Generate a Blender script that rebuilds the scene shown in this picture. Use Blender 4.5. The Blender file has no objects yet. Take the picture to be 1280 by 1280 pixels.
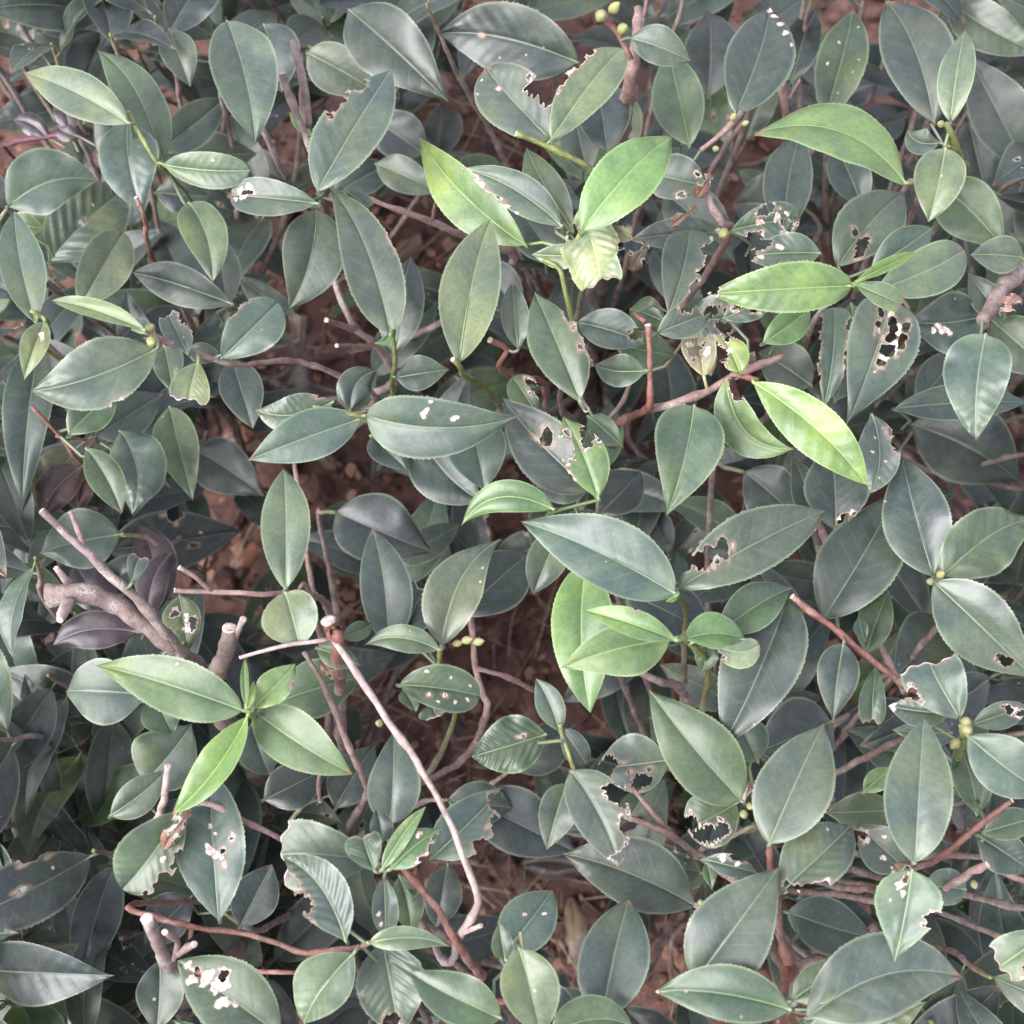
import bpy, math, random
import numpy as np
from mathutils import Vector, Matrix
rnd = random.Random(7)
sc = bpy.context.scene
col = sc.collection
R = math.radians

# ------------------------------------------------------------------ camera
TARGET = Vector((0, 0, 0.53)); DIST = 0.74; TILT = R(17); FOV = R(42.5)
CAM = TARGET + Vector((0, -math.sin(TILT), math.cos(TILT))) * DIST
FWD = (TARGET - CAM).normalized(); RIGHT = Vector((1, 0, 0)); UP = RIGHT.cross(FWD)
cd = bpy.data.cameras.new('camera'); cam = bpy.data.objects.new('camera', cd); col.objects.link(cam)
cam.matrix_world = Matrix.Translation(CAM) @ Matrix((RIGHT, UP, -FWD)).transposed().to_4x4()
cd.sensor_width = 36; cd.lens = 18 / math.tan(FOV / 2); cd.clip_start = 0.02; cd.clip_end = 60
cd.dof.use_dof = True; cd.dof.focus_distance = 0.715; cd.dof.aperture_fstop = 10
sc.camera = cam
# ------------------------------------------------------------------ sky and sun (bright overcast)
SUN_EL, SUN_AZ = R(48), R(204)          # elevation; azimuth counter-clockwise from +x
w = bpy.data.worlds.new('World'); sc.world = w; w.use_nodes = True
nt = w.node_tree; nt.nodes.clear()
sky = nt.nodes.new('ShaderNodeTexSky'); sky.sky_type = 'NISHITA'; sky.sun_disc = False
sky.sun_elevation = SUN_EL; sky.sun_rotation = R(90) - SUN_AZ
sky.air_density = 1.0; sky.dust_density = 6.0; sky.ozone_density = 1.0
hs = nt.nodes.new('ShaderNodeHueSaturation'); hs.inputs['Saturation'].default_value = 0.38
bg = nt.nodes.new('ShaderNodeBackground'); bg.inputs[1].default_value = 0.075
wo = nt.nodes.new('ShaderNodeOutputWorld')
cl = nt.nodes.new('ShaderNodeMix'); cl.data_type = 'RGBA'; cl.inputs[0].default_value = 0.6; cl.inputs[7].default_value = (6.3, 6.25, 7.9, 1)   # even cloud cover
nt.links.new(sky.outputs[0], hs.inputs['Color']); nt.links.new(hs.outputs[0], cl.inputs[6]); nt.links.new(cl.outputs[2], bg.inputs[0]); nt.links.new(bg.outputs[0], wo.inputs[0])
sl = bpy.data.lights.new('sun', 'SUN'); sl.energy = 1.5; sl.angle = R(42); sl.color = (1.0, 0.975, 0.97)
so = bpy.data.objects.new('sun', sl); col.objects.link(so)
sd = Vector((math.cos(SUN_EL) * math.cos(SUN_AZ), math.cos(SUN_EL) * math.sin(SUN_AZ), math.sin(SUN_EL)))
so.rotation_euler = sd.to_track_quat('Z', 'Y').to_euler(); so.location = (0, 0, 4)
sc.view_settings.view_transform = 'Standard'; sc.view_settings.look = 'None'
sc.view_settings.gamma = 1.0; sc.view_settings.use_curve_mapping = False
sc.view_settings.exposure = 2.05
sc.cycles.max_bounces = 3; sc.cycles.diffuse_bounces = 2; sc.cycles.glossy_bounces = 2; sc.cycles.transmission_bounces = 2; sc.cycles.transparent_max_bounces = 2
sc.cycles.use_adaptive_sampling = True; sc.cycles.adaptive_threshold = 0.02

# ------------------------------------------------------------------ helpers
S_ = 2 * math.tan(FOV / 2)
def ray(px, py): return FWD + RIGHT * ((px - 640) / 1280 * S_) + UP * ((640 - py) / 1280 * S_)
def P(px, py, z):                       # pixel of the photograph, height above the soil in cm -> point
    d = ray(px, py); return CAM + d * ((z / 100 - CAM.z) / d.z)
def ZS(z): return z if z > 55.5 else 55.5 - (55.5 - z) * 1.8     # the same for stems
def ZM(z): return z if z > 57 else 57 - (57 - z) * 1.75     # spread the lower leaves through the depth of the shrub
def proj(p):
    v = p - CAM; k = v.dot(FWD)
    return 640 + v.dot(RIGHT) / k / S_ * 1280, 640 - v.dot(UP) / k / S_ * 1280
def pxm(p): return (p - CAM).dot(FWD) * S_ / 1280      # metres per pixel at p
def lin(c): return tuple(((x / 255 + .055) / 1.055) ** 2.4 if x > 10 else x / 255 / 12.92 for x in c)

def make_mesh(name, V, F, attrs=None, uv=None, mat=None, smooth=True):
    me = bpy.data.meshes.new(name)
    me.from_pydata([tuple(v) for v in V], [], [tuple(int(i) for i in f) for f in F])
    if smooth: me.polygons.foreach_set('use_smooth', [True] * len(me.polygons))
    for k, a in (attrs or {}).items():
        at = me.attributes.new(k, 'FLOAT_COLOR', 'POINT'); at.data.foreach_set('color', np.asarray(a, dtype=np.float32).ravel())
    if uv is not None:
        ul = me.uv_layers.new(name='uv'); li = np.empty(len(me.loops), dtype=np.int32); me.loops.foreach_get('vertex_index', li)
        ul.data.foreach_set('uv', np.asarray(uv, dtype=np.float32)[li].ravel())
    if mat: me.materials.append(mat)
    me.update(); return me
def link(name, me, parent=None, mw=None):
    o = bpy.data.objects.new(name, me); col.objects.link(o)
    if parent is not None: o.parent = parent
    if mw is not None: o.matrix_basis = mw
    return o
def tag(o, label=None, cat=None, group=None, kind=None):
    if label: o['label'] = label
    if cat: o['category'] = cat
    if group: o['group'] = group
    if kind: o['kind'] = kind
    return o

# ------------------------------------------------------------------ materials
class N:
    def __init__(s, name):
        s.m = bpy.data.materials.new(name); s.m.use_nodes = True; s.t = s.m.node_tree; s.t.nodes.clear()
        s.out = s.n('OutputMaterial')
    def n(s, t, **k):
        x = s.t.nodes.new('ShaderNode' + t)
        for a, b in k.items(): setattr(x, a, b)
        return x
    def set(s, sock, v):
        if isinstance(v, bpy.types.NodeSocket): s.t.links.new(v, sock)
        elif hasattr(sock.default_value, '__len__') and not hasattr(v, '__len__'): sock.default_value = (v, v, v, 1)[:len(sock.default_value)]
        elif hasattr(sock.default_value, '__len__'): sock.default_value = (tuple(v) + (1,))[:len(sock.default_value)]
        else: sock.default_value = v
    def math(s, op, a, b=0.0, c=None):
        x = s.n('Math', operation=op); s.set(x.inputs[0], a); s.set(x.inputs[1], b)
        if c is not None: s.set(x.inputs[2], c)
        return x.outputs[0]
    def step(s, v, a, b, lo=0., hi=1.):
        x = s.n('MapRange', interpolation_type='SMOOTHSTEP'); s.set(x.inputs[0], v)
        for i, q in enumerate((a, b, lo, hi)): s.set(x.inputs[i + 1], q)
        return x.outputs[0]
    def mix(s, f, a, b, bt='MIX'):
        x = s.n('Mix', data_type='RGBA', blend_type=bt); s.set(x.inputs[0], f); s.set(x.inputs[6], a); s.set(x.inputs[7], b); return x.outputs[2]
    def noise(s, vec, scale, det=3., rough=.55, dist=0.):
        x = s.n('TexNoise'); s.t.links.new(vec, x.inputs['Vector'])
        for k, v in (('Scale', scale), ('Detail', det), ('Roughness', rough), ('Distortion', dist)): x.inputs[k].default_value = v
        return x.outputs['Fac']
    def bump(s, h, st, dist):
        x = s.n('Bump'); x.inputs['Strength'].default_value = st; x.inputs['Distance'].default_value = dist; s.t.links.new(h, x.inputs['Height']); return x.outputs[0]

def leaf_material():
    s = N('tea_leaf')
    oi = s.n('ObjectInfo'); tc = s.n('TexCoord'); uvn = s.n('UVMap'); uvn.uv_map = 'uv'
    sp = s.n('SeparateXYZ'); s.t.links.new(uvn.outputs[0], sp.inputs[0])
    at = s.n('Attribute'); at.attribute_name = 'dam'
    sa = s.n('SeparateColor'); s.t.links.new(at.outputs['Color'], sa.inputs[0])
    rim, spot, edge, tt = sa.outputs[0], sa.outputs[1], sa.outputs[2], at.outputs['Alpha']
    off = s.n('VectorMath', operation='ADD'); s.t.links.new(tc.outputs['Object'], off.inputs[0])
    cmb = s.n('CombineXYZ'); s.set(cmb.inputs[0], s.math('MULTIPLY', oi.outputs['Random'], 37.)); s.set(cmb.inputs[1], s.math('MULTIPLY', oi.outputs['Random'], 11.))
    s.t.links.new(cmb.outputs[0], off.inputs[1]); vec = off.outputs[0]
    ay = s.math('ABSOLUTE', sp.outputs[1])
    wid = s.math('MULTIPLY_ADD', tt, -0.04, 0.072)
    mid = s.math('SUBTRACT', 1., s.step(ay, s.math('MULTIPLY', wid, 0.45), wid))
    ph = s.math('ADD', sp.outputs[0], s.math('MULTIPLY', s.noise(vec, 60, 2), 0.5))
    tri = s.math('MULTIPLY', s.math('ABSOLUTE', s.math('SUBTRACT', s.math('FRACT', ph), 0.5)), 2.)
    vein = s.math('MULTIPLY', s.step(tri, 0.86, 0.99), s.math('SUBTRACT', 1., s.step(edge, .55, .95)))
    big = s.noise(vec, 38, 2); fine = s.noise(vec, 420, 2, .6)
    base = oi.outputs['Color']
    med = s.noise(vec, 130, 3, .65)
    c = s.mix(s.step(big, .3, .7), s.mix(1., base, (.70, .75, .82, 1), 'MULTIPLY'), s.mix(1., base, (1.30, 1.24, 1.06, 1), 'MULTIPLY'))
    c = s.mix(s.math('MULTIPLY', s.step(s.noise(vec, 17, 2), .5, .72), .55), c, s.mix(1., c, (1.75, 1.38, .72, 1), 'MULTIPLY'))
    c = s.mix(s.math('MULTIPLY', s.step(fine, .3, .75), .5), c, s.mix(1., c, (.45, .52, .55, 1), 'MULTIPLY'))
    c = s.mix(s.math('MULTIPLY', s.step(med, .42, .75), .09), c, (.22, .23, .235, 1))
    pale = s.mix(.45, s.mix(1., base, (1.9, 1.85, 1.6, 1), 'MULTIPLY'), (.29, .33, .20, 1))
    c = s.mix(s.math('MULTIPLY', vein, .12), c, pale)
    c = s.mix(s.math('MULTIPLY', s.step(edge, .90, 1.), .65), c, pale)
    c = s.mix(s.math('MULTIPLY', mid, .62), c, pale)
    # yellower base of the blade and little pale specks and brown blemishes
    c = s.mix(s.math('MULTIPLY', s.step(tt, .16, 0.), .35), c, pale)
    vs = s.n('TexVoronoi'); s.t.links.new(vec, vs.inputs['Vector']); vs.inputs['Scale'].default_value = 95
    speck = s.math('MULTIPLY', s.math('SUBTRACT', 1., s.step(vs.outputs['Distance'], .05, .10)), s.step(s.noise(vec, 21, 2), .6, .66))
    c = s.mix(s.math('MULTIPLY', speck, .75), c, (.46, .44, .36, 1))
    bl = s.math('MULTIPLY', s.step(s.noise(vec, 70, 4, .65), .68, .76), s.step(oi.outputs['Random'], .35, .6))
    c = s.mix(s.math('MULTIPLY', bl, .5), c, (.16, .10, .055, 1))
    tipb = s.math('MULTIPLY', s.step(s.math('ADD', tt, s.math('MULTIPLY', med, .16)), 1.0, 1.07), s.step(oi.outputs['Random'], .55, .6))
    c = s.mix(s.math('MULTIPLY', tipb, .8), c, (.17, .10, .06, 1))
    # dry ragged rims of the insect bites, bleached scars
    rn = s.math('MULTIPLY', rim, s.math('MULTIPLY_ADD', med, 1.7, .1))
    c = s.mix(s.math('MULTIPLY', s.step(rn, .22, .5), .8), c, s.mix(fine, (.09, .07, .045, 1), (.24, .17, .11, 1)))
    c = s.mix(s.math('MULTIPLY', s.step(rn, .60, .82), s.step(oi.outputs['Random'], .2, .75, .25, 1.)), c, s.mix(fine, (.36, .30, .26, 1), (.62, .55, .51, 1)))
    sn = s.math('MULTIPLY', spot, s.math('MULTIPLY_ADD', med, 1.3, .35))
    c = s.mix(s.math('MULTIPLY', s.step(sn, .2, .45), .6), c, (.17, .13, .09, 1))
    c = s.mix(s.step(sn, .48, .66), c, s.mix(s.step(fine, .3, .7), (.40, .29, .23, 1), (.72, .64, .60, 1)))
    geo = s.n('NewGeometry')
    under = s.mix(.55, c, s.mix(1., c, (1.9, 1.8, 1.5, 1), 'MULTIPLY'))
    cc = s.mix(geo.outputs['Backfacing'], c, under)
    h = s.math('ADD', s.math('MULTIPLY', vein, -.06), s.math('ADD', s.math('MULTIPLY', s.math('ADD', fine, med), .22), s.math('MULTIPLY', big, .8)))
    h = s.math('ADD', h, s.math('MULTIPLY', mid, -.5))
    h = s.math('ADD', h, s.math('MULTIPLY', spot, .3))
    bs = s.n('BsdfPrincipled'); s.set(bs.inputs['Base Color'], cc)
    ro = s.math('ADD', s.math('MULTIPLY', big, .16), s.math('MULTIPLY_ADD', oi.outputs['Random'], .12, .23))
    ro = s.math('ADD', ro, s.math('MULTIPLY', med, .16))
    ro = s.math('ADD', ro, s.math('MULTIPLY', s.math('MAXIMUM', spot, rim), .3))
    s.set(bs.inputs['Roughness'], ro); bs.inputs['IOR'].default_value = 1.5; bs.inputs['Coat Weight'].default_value = .5; bs.inputs['Coat Roughness'].default_value = .42
    s.t.links.new(s.bump(h, .5, .0012), bs.inputs['Normal'])
    tr = s.n('BsdfTranslucent'); s.set(tr.inputs[0], s.mix(1., cc, (1.7, 1.9, .7, 1), 'MULTIPLY'))
    mx = s.n('MixShader'); mx.inputs[0].default_value = .16
    s.t.links.new(bs.outputs[0], mx.inputs[1]); s.t.links.new(tr.outputs[0], mx.inputs[2]); s.t.links.new(mx.outputs[0], s.out.inputs[0])
    return s.m
def stem_material():
    s = N('tea_stem'); tc = s.n('TexCoord'); v = tc.outputs['Object']
    at = s.n('Attribute'); at.attribute_name = 'col'
    n1 = s.noise(v, 160, 5, .65); n2 = s.noise(v, 900, 3, .6); n3 = s.noise(v, 45, 2)
    c = s.mix(s.step(n1, .3, .7), s.mix(1., at.outputs['Color'], (.62, .58, .56, 1), 'MULTIPLY'), s.mix(1., at.outputs['Color'], (1.25, 1.22, 1.2, 1), 'MULTIPLY'))
    wood = at.outputs['Alpha']
    c = s.mix(s.math('MULTIPLY', s.math('MULTIPLY', s.step(n3, .52, .62), s.step(n2, .4, .6)), s.math('MULTIPLY', wood, .6)), c, (.42, .40, .36, 1))
    bs = s.n('BsdfPrincipled'); s.set(bs.inputs['Base Color'], c); s.set(bs.inputs['Roughness'], s.math('MULTIPLY_ADD', wood, .35, .42))
    s.t.links.new(s.bump(s.math('ADD', n1, s.math('MULTIPLY', n2, .4)), .9, .0016), bs.inputs['Normal'])
    s.t.links.new(bs.outputs[0], s.out.inputs[0]); return s.m
def plain_material(name, c1, c2, scale, rough=.7, bump=.5, bd=.0006, trans=0.):
    s = N(name); tc = s.n('TexCoord'); v = tc.outputs['Object']
    n1 = s.noise(v, scale, 4, .6); n2 = s.noise(v, scale * 6, 3, .6)
    c = s.mix(s.step(s.math('ADD', s.math('MULTIPLY', n1, .7), s.math('MULTIPLY', n2, .3)), .35, .65), c1, c2)
    bs = s.n('BsdfPrincipled'); s.set(bs.inputs['Base Color'], c); bs.inputs['Roughness'].default_value = rough
    s.t.links.new(s.bump(n2, bump, bd), bs.inputs['Normal'])
    if trans:
        tr = s.n('BsdfTranslucent'); s.set(tr.inputs[0], c); mx = s.n('MixShader'); mx.inputs[0].default_value = trans
        s.t.links.new(bs.outputs[0], mx.inputs[1]); s.t.links.new(tr.outputs[0], mx.inputs[2]); s.t.links.new(mx.outputs[0], s.out.inputs[0])
    else: s.t.links.new(bs.outputs[0], s.out.inputs[0])
    return s.m
def soil_material():
    s = N('red_soil'); tc = s.n('TexCoord'); v = tc.outputs['Object']
    n1 = s.noise(v, 9, 5, .6); n2 = s.noise(v, 60, 5, .65); n3 = s.noise(v, 350, 4, .7)
    c = s.mix(s.step(n1, .35, .65), (.062, .034, .029, 1), (.118, .056, .042, 1))
    c = s.mix(s.step(n2, .42, .66), c, (.165, .084, .062, 1)); c = s.mix(s.step(n3, .52, .75), c, (.055, .036, .032, 1))
    bs = s.n('BsdfPrincipled'); s.set(bs.inputs['Base Color'], c); bs.inputs['Roughness'].default_value = .95
    s.t.links.new(s.bump(s.math('ADD', n2, s.math('MULTIPLY', n3, .5)), .9, .006), bs.inputs['Normal'])
    s.t.links.new(bs.outputs[0], s.out.inputs[0]); return s.m
M_LEAF = leaf_material(); M_STEM = stem_material(); M_SOIL = soil_material()
M_CUT = plain_material('cut_wood', (.66, .56, .48, 1), (.36, .26, .21, 1), 420)
M_BUD = plain_material('bud_skin', (.17, .20, .075, 1), (.34, .32, .14, 1), 300, .5)
M_DRY = plain_material('dry_leaf', (.20, .10, .06, 1), (.36, .20, .14, 1), 120, .65, .6, .001, .15)
M_DRYRED = plain_material('red_dry_leaf', (.30, .10, .07, 1), (.46, .24, .19, 1), 150, .6, .6, .001, .2)
M_STRAW = plain_material('dry_straw', (.20, .14, .09, 1), (.36, .28, .2, 1), 90, .8)
M_PURPLE = plain_material('purple_leaf', (.050, .022, .040, 1), (.095, .042, .066, 1), 60, .45, .4, .001, .12)
M_REDLEAF = plain_material('wine_leaf', (.20, .07, .07, 1), (.30, .13, .12, 1), 60, .3, .4, .001, .1)

# ------------------------------------------------------------------ soil
def ground():
    n = 150; half = 1.6
    g = np.linspace(-1, 1, n); g = np.sign(g) * np.abs(g) ** 1.7 * half
    X, Y = np.meshgrid(g, g, indexing='ij'); Z = np.zeros_like(X); r = np.random.RandomState(3)
    for f, a in ((3, .018), (7, .012), (17, .007), (37, .004), (80, .002)):
        for _ in range(5):
            t = r.rand() * 6.28; Z += a / 2 * np.sin(f * (X * math.cos(t) + Y * math.sin(t)) * (1 + .3 * r.rand()) + r.rand() * 6.28)
    Z -= .02
    V = np.stack([X, Y, Z], -1).reshape(-1, 3)
    i = np.arange(n * n).reshape(n, n)
    F = np.stack([i[:-1, :-1], i[1:, :-1], i[1:, 1:], i[:-1, 1:]], -1).reshape(-1, 4)
    o = link('soil', make_mesh('soil', V, F, mat=M_SOIL)); tag(o, 'red brown crumbly soil seen through the gaps between the leaves', 'soil', kind='structure')
    # the same earth carried on as a wide sheet
    big = 30.; V = [(-big, -big, -.12), (big, -big, -.12), (big, big, -.12), (-big, big, -.12)]
    o2 = link('ground', make_mesh('ground', V, [(0, 1, 2, 3)], mat=M_SOIL)); tag(o2, 'wide red brown earth of the tea field', 'ground', kind='structure')
    def hz(x, y):
        a = int(np.clip(np.searchsorted(g, x), 1, n - 1)); b = int(np.clip(np.searchsorted(g, y), 1, n - 1)); return float(Z[a, b])
    return hz
soil_z = ground()

# crumbs of earth: uncountable
def crumbs():
    r = random.Random(5); V = []; F = []
    ico = [(-1, 0, 1.6), (1, 0, 1.6), (-1, 0, -1.6), (1, 0, -1.6), (0, 1.6, 1), (0, 1.6, -1), (0, -1.6, 1), (0, -1.6, -1), (1.6, 1, 0), (-1.6, 1, 0), (1.6, -1, 0), (-1.6, -1, 0)]
    fa = [(0, 1, 4), (0, 4, 9), (9, 4, 5), (4, 8, 5), (4, 1, 8), (8, 1, 10), (8, 10, 3), (5, 8, 3), (5, 3, 2), (2, 3, 7), (7, 3, 10), (7, 10, 6), (7, 6, 11), (11, 6, 0), (0, 6, 1), (6, 10, 1), (9, 11, 0), (9, 2, 11), (9, 5, 2), (7, 11, 2)]
    for k in range(9000):
        x, y = r.uniform(-.75, .75), r.uniform(-.7, .85); s = .0012 * r.paretovariate(1.6); s = min(s, .011)
        z = soil_z(x, y) + s * .6; b = len(V)
        for q in ico: V.append((x + q[0] * s * r.uniform(.6, 1.2), y + q[1] * s * r.uniform(.6, 1.2), z + q[2] * s * r.uniform(.4, .9)))
        F += [tuple(b + i for i in f) for f in fa]
    o = link('soil_crumbs', make_mesh('soil_crumbs', V, F, mat=M_SOIL, smooth=False)); tag(o, 'loose crumbs of red soil strewn under the shrubs', 'crumbs', kind='stuff')
crumbs()

# ------------------------------------------------------------------ leaf builder
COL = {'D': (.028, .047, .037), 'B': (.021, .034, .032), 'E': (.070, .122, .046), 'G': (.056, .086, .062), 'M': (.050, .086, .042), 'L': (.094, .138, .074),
       'F': (.100, .180, .058), 'Y': (.120, .205, .042), 'W': (.235, .275, .175), 'O': (.22, .21, .12)}  # mature greens with shade baked in: upper G lighter, lower D and B darker
def jit(c, r, k=.14):
    f = 1 + r.uniform(-k, k); return (c[0] * f * (1 + r.uniform(-.08, .12)), c[1] * f, c[2] * f * (1 + r.uniform(-.12, .1)), 1)

def leaf_mesh(L, W, b=0., a=.1, fold=16., p=.8, q=.9, holes=(), spots=(), cut=None, seed=0, pet=None, wav=.02, twist=0., droop=0., curl=0., quilt=1.):
    """blade along local +x from 0 to L, normal +z; pet = points (local) of the leaf stalk running back to the stem"""
    r = random.Random(seed); rs = np.random.RandomState(seed % 100000)
    dmg = bool(holes) or bool(spots) or cut is not None
    nu, nh = (104, 17) if dmg else (60, 7)
    t = np.linspace(0, 1, nu + 1); t = t ** .95
    vh = np.linspace(0, 1, nh + 1) if dmg else np.array([0, .07, .22, .42, .63, .82, .94, 1.])
    v = np.concatenate([-vh[:0:-1], vh]); nv = len(v)
    h = (t ** p) * ((1 - t) ** q); h /= h.max(); h = h * .985 + .015 * (1 - t)
    saw = ((np.arange(nu + 1) * (1.0 if not dmg else .6)) % 2) * .026 * (np.sin(np.pi * t) > .35) * rs.uniform(.4, 1.3, nu + 1)
    T, Vv = np.meshgrid(t, v, indexing='ij')
    H = np.repeat(h[:, None], nv, 1)
    aV = np.abs(Vv)
    asym = 1 + .06 * np.sin(3 * T + r.uniform(0, 6)) * np.sign(Vv)
    half = W / 2 * H * asym * (1 + (saw[:, None]) * (aV > .985))
    s = Vv * half                                    # distance from the midrib
    sp = L / r.uniform(8., 10.)
    yy = np.abs(s)
    phase = (T * L - .75 * yy - 5. * yy * yy) / sp + r.random()
    x0 = T * L
    ym = b * L * 4 * T * (1 - T) * (1 + .3 * (T - .5)); dym = b * 4 * (1 - 2 * T)
    zm = a * L * 4 * T * (1 - T) - droop * L * (T ** 3 - T)
    f = math.radians(fold); fs = f * (1 - .35 * T)
    ph1, ph2 = r.uniform(0, 6), r.uniform(0, 6)
    und = wav * W * aV ** 2 * (np.sin(T * r.uniform(9, 14) + ph1 + 1.3 * np.sign(Vv)) + .5 * np.sin(T * 23 + ph2 * np.sign(Vv)))
    q_ = max(0., quilt - .75) * .0075 * W * np.cos(2 * np.pi * phase + 1.2 * np.sin(5 * T + ph1)) * np.clip(aV * 3, 0, 1) * (1 - aV ** 3)
    for _ in range(4):                               # shallow irregular dents
        ka, kb, kc = r.uniform(4, 17), r.uniform(-6, 6), r.uniform(0, 6.28)
        q_ = q_ + .0085 * W * np.sin(ka * T + kb * Vv + kc) * np.clip(aV * 2.5, 0, 1) / (1 + .06 * ka)
    groove = -.0005 * np.exp(-(yy / .0011) ** 2)
    zl = yy * np.sin(fs) * (1 - .25 * aV) - curl * W * aV ** 3 + und + q_ + groove
    tw = twist * (T - .3)
    sl = s * np.cos(fs)
    ys = sl * np.cos(tw) - zl * np.sin(tw); zs = sl * np.sin(tw) + zl * np.cos(tw)
    nrm = np.sqrt(1 + dym ** 2)
    X = x0 - ys * dym / nrm; Y = ym + ys / nrm; Z = zm + zs
    # --- damage: signed distance (metres), negative inside a bite
    d = np.full(T.shape, 1.)
    rag = np.zeros(T.shape)
    for _ in range(5): rag = rag + .07 * np.sin(T * rs.uniform(40, 120) + Vv * rs.uniform(-30, 30) + rs.rand() * 6.28)
    extra_ = []
    for (cu, cv, ru, rv) in holes:
        for _ in range(2):
            an = rs.rand() * 6.28; k_ = rs.uniform(1.25, 1.7); extra_.append((cu + ru * k_ * math.cos(an), cv + rv * k_ * math.sin(an), ru * rs.uniform(.12, .3), rv * rs.uniform(.12, .3)))
    holes = list(holes) + extra_
    u_m = T * L; sidx = s
    def blob(cu, cv, ru, rv, k):
        cx = cu * L; hw = np.interp(cu, t, h) * W / 2; cy = cv * hw
        dx = (u_m - cx) / (ru * L); dy = (sidx - cy) / (rv * W / 2)
        ang = np.arctan2(dy, dx); rr = np.sqrt(dx * dx + dy * dy) + 1e-6
        o1, o2, o3 = rs.rand(3) * 6.28
        wob = 1 + .24 * np.sin(2 * ang + o1) + .13 * np.sin(3 * ang + o2) + .07 * np.sin(7 * ang + o3) + rag
        return (rr - wob) * min(ru * L, rv * W / 2)
    for hh in holes: d = np.minimum(d, blob(*hh, 0))
    if cut is not None:
        o1, o2 = rs.rand(2) * 6.28
        lim = cut + .035 * np.sin(sidx / W * 9 + o1) + .02 * np.sin(sidx / W * 23 + o2) + .05 * sidx / W
        d = np.minimum(d, (lim - T) * L)
    spot = np.zeros(T.shape)
    for (cu, cv, rr_) in spots:
        e = blob(cu, cv, rr_ / L / 1000, rr_ / (W / 2) / 1000, 1)
        spot = np.maximum(spot, 1 / (1 + np.exp(np.clip(e / .00045, -30, 30))))
    keep = np.ones((nu, nv - 1), bool)
    if holes or cut is not None:
        ins = d < 0
        keep = ~(ins[:-1, :-1] & ins[1:, :-1] & ins[1:, 1:] & ins[:-1, 1:])
        # snap inside vertices of kept faces onto the outline
        gu = np.gradient(d, axis=0); gv = np.gradient(d, axis=1)
        g2 = gu * gu + gv * gv + 1e-12
        du = np.clip(-d * gu / g2, -1, 1) * ins; dv = np.clip(-d * gv / g2, -1, 1) * ins
        ii, jj = np.meshgrid(np.arange(nu + 1), np.arange(nv), indexing='ij')
        fi = np.clip(ii + du, 0, nu); fj = np.clip(jj + dv, 0, nv - 1)
        ar = .5 * ((fi[1:, 1:] - fi[:-1, :-1]) * (fj[:-1, 1:] - fj[1:, :-1]) - (fj[1:, 1:] - fj[:-1, :-1]) * (fi[:-1, 1:] - fi[1:, :-1]))
        keep &= np.abs(ar) > .12; keep &= np.sign(ar) == np.sign(np.median(ar))
        i0 = np.floor(fi).astype(int); j0 = np.floor(fj).astype(int); i1 = np.minimum(i0 + 1, nu); j1 = np.minimum(j0 + 1, nv - 1)
        a_, b_ = fi - i0, fj - j0
        def samp(A): return A[i0, j0] * (1 - a_) * (1 - b_) + A[i1, j0] * a_ * (1 - b_) + A[i0, j1] * (1 - a_) * b_ + A[i1, j1] * a_ * b_
        X, Y, Z, s, phase = samp(X), samp(Y), samp(Z), samp(s), samp(phase)
    rim = np.where(d < .5, np.exp(-np.maximum(d, 0) / .0013), 0.)
    Vx = np.stack([X, Y, Z], -1).reshape(-1, 3)
    i = np.arange((nu + 1) * nv).reshape(nu + 1, nv)
    F = np.stack([i[:-1, :-1], i[1:, :-1], i[1:, 1:], i[:-1, 1:]], -1)[keep]
    dam = np.stack([rim, spot, aV, T], -1).reshape(-1, 4)
    uv = np.stack([phase, s * 100], -1).reshape(-1, 2)
    used = np.zeros(len(Vx), bool); used[F.ravel()] = True; mp = np.cumsum(used) - 1
    Vx, dam, uv, F = Vx[used], dam[used], uv[used], mp[F]
    Vl, Fl = [tuple(z) for z in Vx], [tuple(z) for z in F]; dl = [tuple(z) for z in dam]; ul = [tuple(z) for z in uv]
    if pet:                                          # stalk, and the midrib standing out under the blade
        pts = [Vector(z) for z in pet] + [Vector((L * k, b * L * 4 * k * (1 - k), a * L * 4 * k * (1 - k) - .0007)) for k in (.0, .08, .2, .4)]
        n = len(pts); ns = 6; base = len(Vl)
        for k, pt in enumerate(pts):
            tg = (pts[min(k + 1, n - 1)] - pts[max(k - 1, 0)]).normalized(); sx = tg.cross(Vector((0, 0, 1)))
            sx = sx.normalized() if sx.length > 1e-4 else Vector((0, 1, 0)); sy = tg.cross(sx)
            rr = .00095 if k < len(pet) else (.0009, .0007, .0005, .00015)[k - len(pet)]
            for m in range(ns):
                an = 2 * math.pi * m / ns; Vl.append(tuple(pt + sx * (rr * math.cos(an)) + sy * (rr * math.sin(an))))
                dl.append((0, 0, 0, .02)); ul.append((0, .01))
        for k in range(n - 1):
            for m in range(ns):
                A, B = base + k * ns + m, base + k * ns + (m + 1) % ns; Fl.append((A, B, B + ns, A + ns))
    return make_mesh('leaf', Vl, Fl, {'dam': dl}, ul, M_LEAF)

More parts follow.
